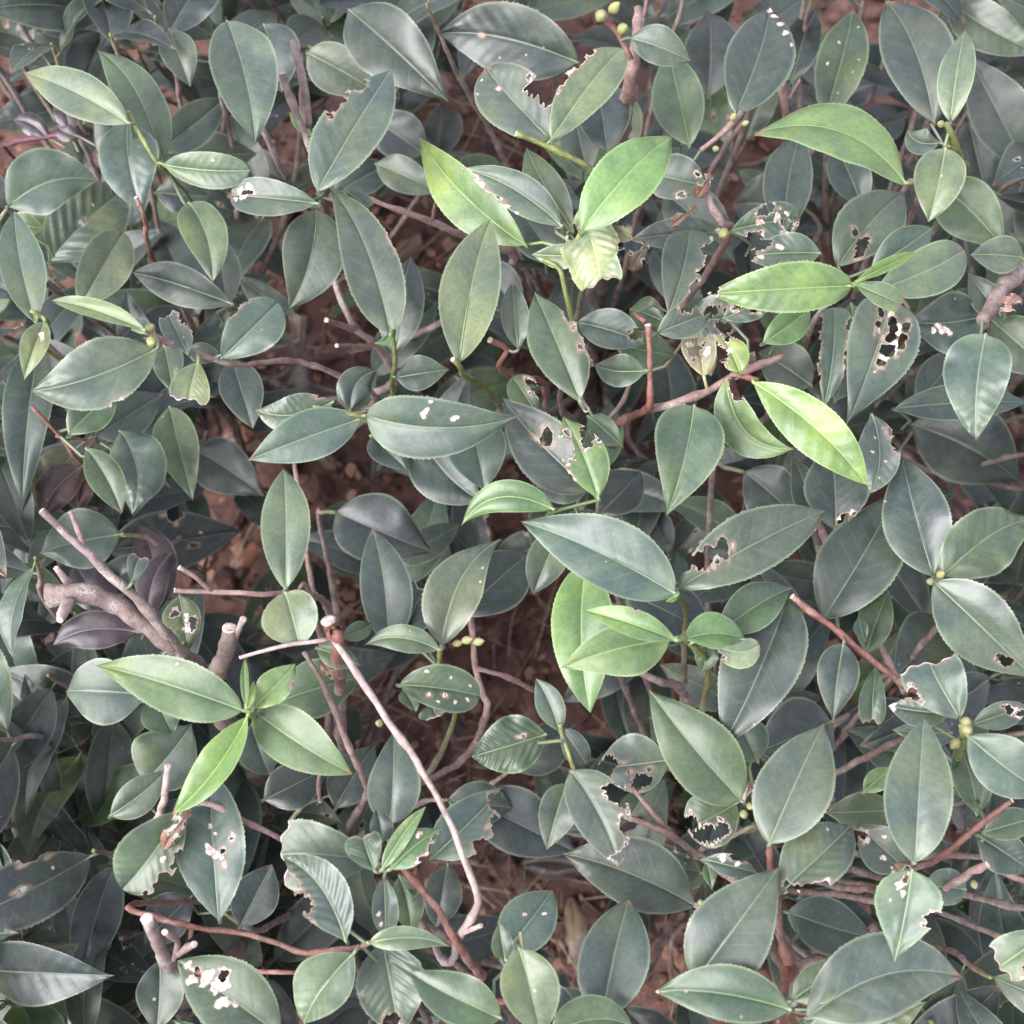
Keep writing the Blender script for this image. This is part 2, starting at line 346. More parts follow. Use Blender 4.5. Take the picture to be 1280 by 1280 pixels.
def tube(paths, name, mat=M_STEM, ns=8):
    """paths: list of [(Vector, radius, rgba)...]; smooth tubes with knots"""
    V, F, C = [], [], []
    for pi, pts in enumerate(paths):
        r = random.Random(pi * 31 + int(abs(pts[0][0].x) * 1e5))
        fine = []
        m = len(pts)
        for k in range(m - 1):
            p0, p1, p2, p3 = pts[max(k - 1, 0)], pts[k], pts[k + 1], pts[min(k + 2, m - 1)]
            steps = max(3, min(14, int((p2[0] - p1[0]).length / .005)))
            for j in range(steps + (k == m - 2)):
                t = j / steps; t2, t3 = t * t, t * t * t
                q = .5 * ((2 * p1[0]) + (p2[0] - p0[0]) * t + (2 * p0[0] - 5 * p1[0] + 4 * p2[0] - p3[0]) * t2 + (3 * p1[0] - p0[0] - 3 * p2[0] + p3[0]) * t3)
                rad = p1[1] * (1 - t) + p2[1] * t; c = tuple(x * (1 - t) + y * t for x, y in zip(p1[2], p2[2]))
                fine.append((q, rad, c))
        n = len(fine); base = len(V); prev = None; wx = wy = 0.
        for k, (q, rad, c) in enumerate(fine):
            tg = (fine[min(k + 1, n - 1)][0] - fine[max(k - 1, 0)][0]).normalized()
            if prev is None: sx = tg.orthogonal().normalized()
            else:
                sx = prev - tg * prev.dot(tg); sx = sx.normalized() if sx.length > 1e-5 else tg.orthogonal().normalized()
            prev = sx; sy = tg.cross(sx)
            kn = 1 + (.3 if r.random() < .14 else 0) + r.uniform(-.1, .1)
            wx = wx * .8 + r.uniform(-.28, .28); wy = wy * .8 + r.uniform(-.28, .28)
            q2 = q + (sx * wx + sy * wy) * min(rad, .0022) * min(1, k / 3, (n - 1 - k) / 3)
            for s_ in range(ns):
                an = 2 * math.pi * s_ / ns; rr = rad * kn * (1 + r.uniform(-.07, .07))
                V.append(q2 + sx * rr * math.cos(an) + sy * rr * math.sin(an)); C.append(c)
        for k in range(n - 1):
            for s_ in range(ns):
                A, B = base + k * ns + s_, base + k * ns + (s_ + 1) % ns; F.append((A, B, B + ns, A + ns))
        F.append(tuple(base + s_ for s_ in range(ns))[::-1]); F.append(tuple(base + (n - 1) * ns + s_ for s_ in range(ns)))
    return make_mesh(name, V, F, {'col': C}, None, mat)

SC = {'g': (.16, .19, .06, .0), 'r': (.19, .085, .066, .5), 'w': (.20, .155, .14, 1.), 'p': (.36, .29, .265, 1.), 'k': (.25, .165, .15, .8), 'b': (.105, .066, .055, 1.)}

# ------------------------------------------------------------------ the tea shrubs, traced from the photograph
SHRUBS = {   # hub pixel, label
 'A': ((165, 300), 'tea shrub with two round yellow buds at the tip of a long pink twig'),
 'B': ((330, 1060), 'tea shrub with a thick pruned branch and a long bare pale twig'),
 'C': ((770, 330), 'tea shrub with a withered pale yellow leaf hanging under a glossy green leaf'),
 'D': ((1120, 330), 'tea shrub with lime green young leaves and a leaf eaten to lace'),
 'F': ((-60, 900), 'tea shrub of plain dark leaves behind the broken end of the thick pruned branch'),
 'G': ((420, -80), 'tea shrub of plain dark leaves behind the tall brown pruned twigs'),
 'E': ((960, 1040), 'tea shrub with forked red twigs and broad grey green leaves, one with a black hole'),
}
# stems: id | colour | cut end? | tip ... base as x,y,height cm,radius px
STEMS = '''
A1 g c 160,140,57.5,3.5 178,172,56.8,3.5 197,203,56,3.5 216,222,54,3.2 242,262,50,3
A2 r c 170,247,57,3.5 182,275,55.5,3.8 190,325,52,4
A3 w c 352,92,57,6 368,135,56,6 386,180,55,5.5 402,246,55,5 408,300,53,4.5 418,355,52,5 440,405,51.5,5.5 478,441,50,6.5 490,480,47,7
A3 w n 366,50,57,6 378,100,56,7.5 386,160,55,7
A3 w n 322,150,53,4.5 338,185,52,5 358,222,50,5
A3 k c 408,400,53,4 442,411,51.5,5
A3 k c 421,432,53,3.5 462,434,51,4.5
A4 g n 487,412,57.5,3.5 494,440,56,4 492,475,54,4 484,500,50,4
A5 k n 178,414,59,4 205,424,58,4.5 240,441,57,4.5 300,457,55.5,4.2 360,452,54,4.2 430,471,52,4.5 470,500,49,5
A6 k n 462,248,53,3.5 530,275,52,5 592,299,50,6 640,330,47,6
A6 k c 548,238,55,2.5 541,275,52,3
A7 w n 372,395,38,10 372,480,36,11 368,560,34,12
A8 r n 40,508,55,2.5 75,545,54,3 110,580,52,3.5
A8 r n 70,545,54,2.5 125,553,53,2.5
A9 g n 38,388,58,3.5 58,402,57,4 48,430,55,4
B1 p c 415,797,60.5,5 448,842,60.5,6 485,900,60,5.5 520,952,60,5.2 562,1025,59.5,5 588,1095,59,5.5 596,1130,58,6.5 572,1172,56,6 556,1203,53,5.5
B1 p c 601,1157,58,4 578,1166,56.5,5
B1 p c 300,822,60,3 350,808,60.5,3.5 412,799,60,4
B2 w n 60,745,58,13 105,742,58,13 142,755,57.5,12 175,780,57,11 222,815,55,10 262,850,50,10
B2 w c 52,638,61,5 85,668,60,6 112,692,59.5,7 160,740,58.5,7 200,785,57,7.5 230,820,55,8
B2 p c 70,710,60,4 85,728,59,7
B2 p c 75,775,60,5 85,752,58.5,8
B2 k n 88,640,58,3.5 105,685,58,4
B3 w c 287,785,58,9 284,810,57,9.5 276,838,54,10 268,880,48,10
B3 w c 304,774,59,5 296,795,57.5,6 287,812,56.5,6
B4 k c 218,738,57,4 260,740,56.5,4 330,742,56,4.5 388,745,54,5.5 412,770,50,6
B4 k c 224,709,58,4 243,722,57.5,4 264,738,56.5,4
B5 k n 356,737,57,3 357,745,57,3 372,740,55.5,3 388,745,54,4
B5 k n 368,580,50,3.5 375,640,50,4 388,720,50,4.5 392,748,52,5
B6 k n 380,815,57,4 400,850,56,4.5 420,890,55,5 440,945,54,5 458,990,51,5
B6 k c 400,1003,53,3 398,975,53,3 408,940,53,3
B7 g n 308,880,60.5,4 312,893,60,4.5 330,905,57,4.5 345,940,52,4.5
B8 r n 477,1085,59,4 500,1085,58,5 540,1128,57,6 574,1185,56,7 602,1218,53,7
B9 r n 462,1178,58.5,4 440,1185,58,5 400,1190,57,5 376,1192,56,4.2 300,1166,55,4.5 225,1155,55,4.5 165,1133,54,5
B9 r n 372,1216,54,3.5 300,1212,53,4 270,1205,51,4
B10 k n 236,1006,57,4 265,1005,56.5,4.5 305,1026,56,4.5 350,1048,55,4.5 380,1075,51,4.5
B11 w c 184,1148,58,8 196,1172,56.5,8.5 210,1200,54,9 230,1250,49,10
B11 w c 206,1165,58,5 222,1178,56,5 215,1200,54,6
B11 w c 243,1180,57,5 222,1192,55,6
B12 p c 210,958,59,5 204,1000,57,6 200,1040,53,6
B13 g n 552,806,59,3.5 549,825,57.5,4 553,850,55,4 570,890,50,4
B14 k n 588,760,51,4 592,820,51,5 598,860,50.5,5.5 608,895,50,6
B14 k n 597,836,51,4 635,846,50.5,4 668,863,49,4.5 700,880,46,4.5
B15 r n 651,1165,58.5,4 649,1190,57.5,4.5 640,1230,55,5 620,1250,52,5
B16 r c 410,775,60.5,9 416,790,60,9 424,805,60,8
C1 g c 645,167,59,4.5 680,180,58.5,4.5 715,197,58,5 742,214,57,5.5 770,240,53,5.5
C2 k c 798,10,56,6 793,60,55.5,7.5 786,110,54,8.5 780,160,49,9
C2 r n 745,15,58,3.5 770,40,57,4.5 789,75,56,5
C3 g c 392,510,59.5,4.5 430,515,59.5,4.5 456,521,59,5 470,527,57.5,5 490,540,53,5
C3 g n 463,545,59,3 474,541,58.5,3 478,532,58,3
C4 g c 566,449,59,4 573,455,58.5,4.5 580,470,56.5,4 600,480,53,4
C5 r c 612,425,57.5,5 635,437,56.5,4.5 625,458,55.5,4 640,470,54,5 680,478,51,5
C6 g n 680,325,58.5,3 700,336,58.5,4 708,365,57.5,4 719,412,55.5,4.5 722,450,52,4.5
C7 r c 810,406,59,5 812,440,58,4.5 811,480,57,5 808,508,56,6 790,520,53,6 760,540,49,7
C7 r n 792,392,58,3 806,402,58.7,4
C7 k n 980,444,56,4.5 950,455,56,5 915,472,56,5.5 880,490,56,6 845,503,55.8,6.5 808,512,55,7
C7 k n 792,470,53,3 778,500,52,3.5 762,522,51,4
C8 w n 748,625,57.5,4 746,650,55,4 742,700,50,4
C9 w c 733,512,58.5,5 728,502,58,6 722,490,56,4 700,480,52,4
C10 k n 880,232,57,4 890,255,56.5,6 903,278,56,6.5 910,300,53,6
C11 g n 727,290,59.5,4.5 720,310,58,4.5 735,330,54,4.5
C12 k n 876,188,56.5,3.5 897,172,56.5,4.5 918,150,56,4 940,130,50,4
D1 g n 1182,153,58.5,4.5 1192,178,57.5,6 1198,200,55,6.5 1200,230,50,6
D2 g n 1066,356,60,5 1080,365,58,4 1100,372,56.5,4 1130,390,54,5 1150,410,50,5
D3 k c 1136,391,57.5,4 1120,382,56.5,4
D4 w n 1228,400,57,8 1238,385,56,9 1262,350,55,11 1300,320,52,11
D5 k n 978,95,50,6 984,145,48,6.5 988,190,45,7
D5 k n 1000,100,49,2.5 985,128,48,3
D6 k n 1140,225,59.5,3.5 1132,232,58.5,3.5 1145,255,54,4
D7 r n 946,476,59.5,5 930,470,58.5,4 915,475,57,4
D8 k n 1020,640,53,5 1035,685,52,6 1050,720,48,6
E1 g n 840,738,59.8,5 846,745,58.5,4 856,770,54,4
E2 g n 849,797,60.3,4.5 860,805,59,4.5 885,840,54,5
E3 r c 990,745,57.5,4.5 1025,775,57,5.5 1060,802,56.5,5.5 1100,835,56,5 1135,860,55,5.5 1180,895,51,6
E3 k n 1095,795,53,4 1110,825,52.5,4.5 1130,866,52,5
E4 g n 1202,905,59.5,6 1204,920,59,6 1198,945,56,5.5 1190,990,51,6
E5 r c 1265,1000,58,4.5 1225,1030,57.5,5 1172,1072,57,5.5 1140,1085,57.5,5.5 1120,1110,54,6
E6 r n 962,1055,59.5,4.5 963,1075,58.5,5 968,1120,57,5.5 974,1170,56,6 985,1205,55,8 1000,1230,50,9
E6 r n 972,1090,57,4.5 975,1150,56,5.5 982,1195,55,7
E6 k n 1095,1158,53,7 1060,1185,53,8 1020,1205,54,8.5 990,1210,54,9
E6 r n 972,1262,57,6 980,1235,56,7 988,1208,55,8
E7 k c 1235,1080,58,5 1215,1090,57.5,6 1185,1108,56.5,5.5 1150,1130,53,6
E8 k n 768,1015,52,4.5 830,1040,52.5,5.5 895,1085,53,6 930,1110,52,6
E8 k n 790,985,52,4 820,1020,52.3,4.5 845,1048,52.3,5
E9 w n 795,838,50,6 825,850,50,6.5 855,866,48,7
E10 g n 700,905,58.5,3.5 705,925,58,3.5 717,962,57.5,3.5 725,985,54,3.5
E11 k n 930,1000,56.5,3.5 935,980,56,4 945,1000,53,6 950,1020,50,6
E12 k n 1168,722,57,5 1172,738,55.5,5 1180,770,50,5.5
E13 w n 870,1132,55,4 885,1130,54,4.5 900,1150,50,5
E14 k n 1290,1105,54,4 1240,1085,54,4 1215,1070,52,4
'''
# leaves: stem id | base x y | tip x y | width px | height cm | colour | options
LEAVES = '''
A1 160 153 28 90 60 57.5 L r=8 f=14
A1 203 200 122 62 58 55 M r=14 b=-.06
A1 205 206 312 213 44 58 L r=12 p=.6 q=.5 dz=.4 s=.6,.55,1.2
A1 160 155 178 264 76 55.8 G q=.8 p=.6 b=-.05 s=.3,.4,.5/.75,-.3,.4/.5,-.5,.4
A1 236 253 266 351 58 55 L p=.6 q=.7 b=.06 r=-8
A1 200 190 282 122 52 49 D
A1 225 188 322 192 56 46 D
A1 195 240 262 245 50 50.5 D
A2 62 326 165 232 92 51 G wav=.05 quilt=2.2 h=.42,.05,.035,.06 s=.6,.2,1.2
A2 100 382 154 290 62 54.5 L p=.65 q=.6 r=8
A2 290 380 165 341 50 53 D r=-14
A2 285 384 276 292 46 51 D
A 10 258 124 227 82 54.5 G b=.12 r=-6
A 212 36 238 108 46 53.5 G
A 284 26 319 178 84 58.3 G r=-9 p=.7 q=.75
A9 12 280 58 286 32 56.5 F
A9 44 402 18 262 56 57.3 G
A9 56 402 30 475 34 57.6 L s=.25,.2,2.2
A9 50 430 28 640 60 52 D
A3 397 238 489 86 82 58.5 G r=-16 f=20 h=.62,1.05,.12,.28/.78,1.,.08,.22 p=.7 q=.75
A3 397 254 288 244 50 57.7 G h=.8,-.2,.06,.12 s=.85,-.1,3.2/.78,-.5,2/.92,.3,1.4 q=.5 r=8
A3 396 262 362 386 80 55.8 G b=.06 p=.7 q=.85
A3 432 238 467 264 24 56.3 G cut=.85 q=.5
A3 388 168 362 139 20 55.3 F
A4 488 416 410 231 72 57.3 G b=-.05 r=6 h=.5,-1.12,.07,.16 p=.5 q=.9
A4 493 440 514 320 60 55.3 D p=.65 q=.8
A4 495 472 562 462 46 55.3 G
A4 488 418 468 428 12 58.8 F b=.2
A 384 66 482 122 62 52.5 G r=8
A 436 12 561 128 88 54.5 D p=.75
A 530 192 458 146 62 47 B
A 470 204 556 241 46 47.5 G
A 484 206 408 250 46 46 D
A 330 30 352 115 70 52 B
A5 196 436 38 489 86 58.8 G b=.07 r=8 h=.42,1.04,.035,.09 q=.95
A5 181 412 63 375 26 60 L f=34 r=22
A5 248 452 234 512 52 57.3 L cut=.82 q=.45 f=10
A5 277 448 348 378 64 57.8 G h=.45,1.05,.16,.14/.7,1.1,.1,.2 s=.6,-.3,.5 q=.6
A5 235 442 203 380 36 57.3 G cut=.75 h=.5,-1.,.2,.4
A5 234 436 278 448 28 56 G
A5 205 432 216 492 40 55 M
A8 86 543 148 488 52 55 M r=-10
A8 108 560 152 642 44 55.2 M f=24
A8 150 538 165 642 72 54 G curl=.12 wav=.07 quilt=2.5 b=.12
A 212 508 241 626 56 52.5 M quilt=1.6
A 290 450 316 536 56 53.3 D
A 150 668 48 692 78 50.5 G
A 120 545 205 490 60 48 D
A 240 560 330 620 70 44 B
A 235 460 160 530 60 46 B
C3 458 520 648 521 78 59.8 G r=24 b=-.03 f=16 a=.12 s=.4,.45,2.2/.42,.6,1.5/.6,.4,2/.45,.9,1.1 p=.55
C3 452 523 309 576 64 59 G r=-8
C3 416 502 319 512 50 57 G b=.12 quilt=2 h=.1,-1.,.04,.08
C3 438 514 472 463 46 57 D b=.2 curl=.15
C3 465 545 511 589 44 55.3 D p=.6
C3 520 533 603 627 78 55 D r=8 b=-.08
C3 585 518 606 612 76 56.2 G r=-10
C4 574 452 614 272 76 58.3 L r=6 b=.03 p=.7
C5 648 436 641 348 36 57 G cut=.9
C5 640 470 672 520 40 55 M h=.5,.8,.2,.3
C1 690 174 778 60 64 60.2 L h=.62,1.,.12,.2/.42,1.05,.1,.14/.78,1.,.06,.14 r=-6 p=.7 q=.6 s=.52,.9,1.2
C1 688 174 607 84 82 57.5 G h=.42,-1.,.13,.42/.3,-1.05,.12,.3/.72,.1,.02,.04 p=.6 q=.6 s=.9,.6,1/.8,.9,.9
C1 722 78 548 42 88 54.5 D b=-.06 r=-10 h=.68,.05,.015,.035
C1 760 190 744 92 72 53 D
C1 735 215 720 130 50 51 D
C11 728 287 841 170 78 61 F r=-10 f=17 p=.65 q=.8 a=.14
C11 656 306 523 171 62 56.5 F r=-20 b=.04
C11 702 282 573 210 50 58.3 G s=.75,.95,2/.6,1.,2/.45,1.,1.8/.85,.6,1.6/.35,1.,1.2/.92,.2,1.5 h=.9,.9,.08,.2/.65,1.1,.1,.12 b=-.06
C11 716 287 658 184 46 55.5 M f=26
C11 726 262 752 362 76 59.2 W p=.5 q=.3 cut=.93 curl=.1 h=.25,-.7,.09,.25/.12,.6,.06,.3/.55,1.,.08,.15 f=24 wav=.13 twist=.7 quilt=3 s=.2,.1,1.5
C11 742 274 795 300 36 58.8 O h=.6,.7,.15,.4 cut=.9
C6 728 320 664 318 32 58.5 L r=-10
C6 722 403 806 430 52 56 G h=.85,.5,.09,.25
C6 700 330 650 260 60 53 D
C7 806 463 742 455 42 57.3 M b=.08
C7 830 402 786 386 42 55 M
C7 822 416 890 390 44 57.3 G h=.6,1.,.18,.4/.85,.9,.12,.3
C7 836 392 862 286 62 56.2 G h=.55,-1.,.13,.28/.75,-1.,.1,.3/.3,-1.1,.12,.2 q=.5
C7 862 400 935 400 60 55.5 G h=.35,.3,.12,.3/.6,-.4,.12,.3/.75,.5,.12,.3 s=.2,0,2/.45,-.8,2
C7 868 507 832 646 90 58.3 M p=.55 q=1.1 r=-5 a=.08
C7 855 410 890 470 40 54 O h=.4,.3,.14,.3/.7,-.3,.14,.35 s=.3,-.4,2.5/.55,.4,2
C7 880 470 862 392 44 56.6 O h=.35,.4,.12,.35/.6,-.4,.12,.35/.75,.5,.1,.3/.5,.9,.1,.3 s=.3,-.4,2.4/.55,.3,2.2/.75,-.2,2.2
C7 905 398 955 372 40 57 G h=.4,.5,.12,.35/.7,-.3,.12,.35/.6,.9,.1,.3 s=.3,.2,2/.6,.2,2.4 q=.5
C12 915 288 1000 275 46 56 G h=.5,.7,.12,.3/.8,-.3,.1,.3/.3,-.8,.1,.3 s=.4,.1,2.2/.65,.2,2.4/.8,.4,1.6 q=.5
C7 770 430 845 445 50 55 M
C9 725 500 668 364 70 59.2 M h=.42,-1.05,.12,.24/.65,-1.05,.1,.18 r=5
C9 735 520 779 559 34 56.3 M
C8 748 622 704 520 58 58.2 F h=.62,.95,.2,.42/.65,-.55,.12,.34/.3,1.1,.07,.14 r=12
C8 738 612 628 496 80 57.2 D h=.5,-.3,.075,.22 r=-6
C8 692 637 576 657 42 58 F b=-.22 curl=.1
C12 880 232 815 218 60 56 G h=.35,.7,.08,.1/.9,-.6,.1,.3/.15,-.6,.05,.08 q=.4 p=.5
C12 920 141 962 8 86 55.3 D s=.72,-.8,2.2/.8,-.7,2.2/.88,-.5,2.2/.62,-.95,1.5/.95,-.2,2
C10 906 290 788 300 44 55.6 G s=.05,0,2.5/.15,.7,1.5/.3,.9,1.2 quilt=2
C2 788 47 864 76 50 57.3 G r=-10
C2 862 182 834 58 66 51.5 M r=-6
C2 885 122 884 12 72 48.5 B
C 1005 260 915 255 80 47 B
C 830 240 920 330 70 48 D
C 640 230 700 330 60 49 D
C 596 330 655 400 60 47 B
D5 990 102 1022 8 48 48.5 B
D5 1030 152 1066 10 62 51.5 M s=.3,-.4,.7/.35,-.6,.8/.45,-.7,.9/.2,-.3,.6/.75,-.6,1/.4,.5,1.2/.6,.3,1
D1 1168 152 1106 0 88 53.5 D r=8
D1 1188 152 1207 36 44 58.3 L r=-14
D1 1182 185 1161 277 64 58.3 L p=.6 q=.75
D1 1174 178 1134 163 34 56.5 G b=.2
D6 1132 228 944 166 78 60 F r=46 b=-.05 f=14 a=.18 q=.8
D5 978 292 1001 166 62 53 D
D5 1078 258 1043 180 52 51 D
D 1048 332 1131 240 78 55.3 G h=.22,-.35,.09,.2/.3,.2,.03,.12 r=-8
D 1090 336 1166 284 48 56.6 G
D2 1066 357 884 367 64 60.2 F r=-6 quilt=1.8 p=.6 h=.95,-.6,.03,.2
D2 1098 362 1206 312 64 58.3 L p=.65 q=.55
D2 1070 352 1146 314 16 61.2 Y f=40
D2 1070 355 1130 381 32 60.6 L cut=.95 q=.5
D2 1115 372 1060 529 92 58 G r=-16 p=.55 q=1.05 h=.2,.2,.05,.12/.3,.25,.055,.14/.42,.3,.06,.16/.32,.55,.05,.14/.52,.25,.035,.1/.2,.6,.04,.12/.16,-.25,.04,.1/.28,-.2,.05,.06 s=.25,.35,3.6/.38,.4,3.6/.48,.3,2.6/.3,-.1,1.5/.14,.1,2.2/.6,.2,.7
D4 1226 396 1134 402 82 55.6 D s=.55,.25,2.6/.62,.1,1.8/.68,.3,1.5/.48,.35,1.4 h=.56,.2,.02,.04 b=.05
D4 1232 418 1220 552 84 59 G p=.45 q=.8 quilt=2.2 wav=.05 f=8
D4 1240 400 1320 470 70 55 M
D4 1250 395 1210 340 40 56 D
D 1120 510 1284 503 48 55.2 D
D 1144 504 1196 438 52 53 D
D3 1030 508 1042 384 52 55.3 G h=.5,1.,.2,.3/.8,1.,.15,.3/.4,-1.1,.3,.32/.75,-1.,.15,.3 q=.4
D3 1014 482 948 440 62 51.5 D
D3 955 428 1012 384 42 56.5 F
D3 1065 380 1070 440 40 54 M
D3 1045 500 1058 440 50 52 D
D3 1025 316 926 322 50 56.8 G h=.7,-.8,.1,.3/.4,.9,.1,.2/.9,.3,.1,.3 s=.5,-.3,2/.75,.2,1.6
D 1172 228 1256 312 74 54 M
D 1280 322 1214 318 48 56.2 G
D7 942 478 1083 606 66 60.3 Y r=6 b=.05 quilt=1.8 f=12 q=.7
D7 908 476 992 562 52 57.6 F b=-.22 r=24 h=.1,.8,.1,.3
D7 926 466 898 414 38 58.3 Y h=.6,.9,.25,.5/.85,-.8,.12,.3 s=.5,.1,2
D7 1090 518 1088 616 52 57.3 G h=.35,.95,.13,.3 s=.3,-.2,.8/.5,-.35,1/.6,.3,.6/.8,.2,.6/.2,.4,.6 b=.1 q=.7
D8 1045 662 1038 558 82 55 D h=.06,-.6,.08,.2 s=.1,-.3,2/.16,-.7,1.6
D8 1020 660 990 570 40 54 D
D8 1060 640 1080 670 30 54 O h=.4,.3,.2,.4 s=.5,0,3
D 1140 530 1275 602 104 46 B
E12 1167 720 1128 572 84 56.3 D r=-6
E12 1180 720 1294 648 84 56.5 M quilt=2.6 wav=.06 b=.08
E12 1168 728 1292 848 88 57.2 G h=.76,-.35,.05,.16 r=6
E1 848 735 1032 638 80 59.2 G h=.2,.5,.06,.36/.32,.35,.035,.3/.1,.95,.03,.15 r=-8
E1 843 741 650 651 92 60 G r=6 p=.6 quilt=1.5
E1 846 744 832 752 10 60.3 F
E2 732 702 738 891 80 57.4 F r=8 p=.7
E2 838 799 701 836 68 60 F r=-16 b=-.06 p=.7
E2 845 800 729 762 36 61 F r=18 f=28 h=.48,-1.05,.03,.12
E2 856 798 934 800 48 59.4 F f=30 r=-28 b=.06
E2 886 800 950 806 38 58.8 W r=25 q=.5 b=-.15 h=.2,-.9,.12,.3
E2 898 792 991 734 58 57.3 M r=-5
E2 888 800 878 840 30 56 M
E3 984 750 904 931 98 56.8 D r=10 p=.65
E3 1030 772 1121 612 98 54.8 D r=-8
E3 1055 804 1042 902 54 57 D r=-5
E3 1095 832 1090 908 34 56.2 M cut=.94 q=.35
E3 1083 816 1112 738 44 54.5 M
E3 1080 800 1074 772 18 55.5 M
E4 1200 898 1158 818 78 58.2 G cut=.85 q=.35 h=.5,.95,.1,.2
E4 1186 892 1110 882 42 57.2 G s=.93,0,2.4 h=.6,-.9,.1,.2
E4 1210 920 1308 992 74 60 G r=8
E4 1216 906 1290 884 34 58.5 G h=.6,.2,.08,.3/.8,-.6,.1,.3
E4 1190 916 1116 912 38 55.3 G
E5 1144 1078 1155 898 86 60.1 G r=5 p=.65 quilt=1.5
E5 1140 1088 1117 1205 82 60 L h=.42,.95,.09,.24/.1,-.2,.04,.1 s=.16,-.3,2.4/.25,-.15,1.6/.35,-.5,.8 p=.55 q=1.25
E5 1132 1086 1072 1030 62 56.2 G s=.4,.3,1.5/.75,.3,1.8/.6,-.4,1/.2,.5,1 h=.85,.4,.06,.2
E5 1116 1012 1032 1016 52 54.5 M
E5 1080 990 1116 960 28 55.3 F
E5 1222 1016 1198 926 48 56.2 M
E7 1208 1112 1158 1108 46 56.4 G p=.5 q=.5
E14 1222 1044 1292 1092 54 56.2 D quilt=2
E14 1230 1040 1300 1020 40 56.5 M
E6 962 1054 1030 903 94 60.2 G r=-10 p=.65
E6 974 1116 1066 1029 78 58.6 G h=.22,-.95,.12,.32/.08,-1.,.06,.4 r=-16 f=20
E6 868 1226 974 1083 104 59.5 G r=-8 p=.6 f=20
E6 985 1140 1098 1173 72 54.5 D
E6 988 1262 818 1240 68 60.6 M b=-.05 s=.98,0,.8
E6 1010 1272 1204 1222 104 57.6 G b=.12 quilt=1.8
E6 990 1250 1062 1205 48 57.3 M
E 1310 1165 1243 1212 56 59 L cut=.88 q=.4 h=.6,1.,.15,.3
E 1070 1210 1162 1190 62 50 B
E10 715 964 775 1084 74 59.2 G h=.42,.95,.13,.4/.72,.95,.08,.3/.9,.8,.05,.4 p=.6 q=.7
E10 708 980 684 1062 50 58 G p=.6
E10 682 918 589 946 72 56.3 M quilt=2.6 wav=.05 h=.3,-.2,.03,.06
E10 700 914 670 848 36 58 G
E10 704 912 733 956 34 57.7 D p=.5 q=.5
E13 870 1132 703 1067 88 54.8 D r=8 quilt=1.5
E13 752 1272 786 1124 88 56.3 G p=.6 q=.65 a=.06
E13 590 1000 722 1066 84 49.5 B
E8 836 950 742 962 74 56.2 G h=.4,.6,.12,.3/.75,-.3,.1,.2/.9,.6,.14,.5 s=.3,.6,1.5/.6,.8,1.2
E8 880 1074 948 1092 28 57 G s=.3,.6,2/.6,.5,2 h=.6,1.,.15,.4
E8 884 1078 890 1112 18 56 M
E11 926 1000 811 861 92 56.7 M r=6 p=.6 q=.95
E11 920 1004 858 1036 70 55.3 M h=.75,.5,.15,.4/.5,.6,.12,.3/.9,-.2,.12,.3 s=.6,.3,1.6/.8,.1,1.6 q=.5
E11 948 952 916 888 52 53.5 M
E 1040 902 944 942 92 50.5 B
E 945 1030 985 1010 40 54 F
E 780 740 884 792 84 52.5 B
E 930 590 992 645 72 50.5 B
E 750 642 802 588 62 51 B
E 742 602 662 612 58 51.5 B
E 702 660 667 743 52 57 G
E 640 960 720 905 60 47 B
B5 357 736 354 585 62 59 L r=6
B5 357 741 374 806 72 60 L p=.5 q=.55 s=.1,0,.8
B13 486 804 465 660 66 56.5 D p=.6 q=.75
B13 500 806 532 732 58 56 D q=.5 cut=.94
B13 553 805 626 673 72 59.2 G b=.1 r=-14 q=1.1
B13 549 812 455 806 36 60 M r=10 b=-.1
B13 500 856 600 870 58 58 M s=.35,-.4,1.3/.55,-.3,1.5/.7,-.55,1.1/.85,-.4,1/.3,.75,1.1/.6,.5,.6/.85,.4,.7/.48,-.65,1 h=.36,-.4,.02,.05/.56,-.32,.02,.04 p=.6 q=.5
B13 505 862 520 890 26 57 M
B13 540 880 548 900 40 56.5 M cut=.8
B13 575 770 664 690 82 51.5 B
B16 428 797 466 779 24 58.8 M f=30
B16 396 810 450 832 32 57.3 M
B16 345 878 452 846 74 54.3 M
B 420 640 542 690 92 49.5 B
B7 303 888 118 831 72 60 E r=-6 p=.65 q=1. s=.45,-.8,.9
B7 316 885 369 829 42 61 F r=-20 f=26 h=.7,-1.,.06,.12
B7 318 889 441 968 70 59.3 E r=6 p=.65
B7 309 895 214 1018 46 60.3 Y f=32 r=18 b=.08
B7 308 884 306 822 11 61.3 F
B7 312 884 318 850 9 61.5 Y
B7 315 905 338 970 56 54.5 D
B7 195 868 217 917 52 55.3 M
B2 182 868 82 864 84 56 G
B2 165 728 178 690 26 59 G cut=.8 q=.5
B12 180 978 240 904 88 54.3 G
B12 138 1020 208 963 46 55.5 G
B2 225 745 235 815 48 55 M h=.5,.5,.1,.25/.3,-.4,.06,.2 s=.4,.2,2/.6,.1,2.2
B10 228 1012 153 1112 78 57.2 M q=.6 h=.7,.95,.12,.3/.4,.9,.08,.2 s=.2,.2,2.2/.1,-.2,1.6/.5,.4,1.5
B10 274 1150 263 964 88 56.3 G s=.45,.1,2.4/.4,-.1,1.8/.38,-.25,1.4/.6,.05,1.2/.55,-.1,1 h=.42,-.3,.018,.05/.34,-.35,.02,.05/.5,-.6,.018,.045 r=-8
B10 488 1030 492 912 68 56.5 G p=.6
B10 540 1072 629 984 66 56.2 G h=.45,-1.,.1,.24/.68,-1.,.08,.24/.85,-1.,.1,.5
B8 467 1078 343 1070 88 58 G cut=.9 q=.35 b=-.05
B8 478 1086 532 1008 22 60.4 F f=25
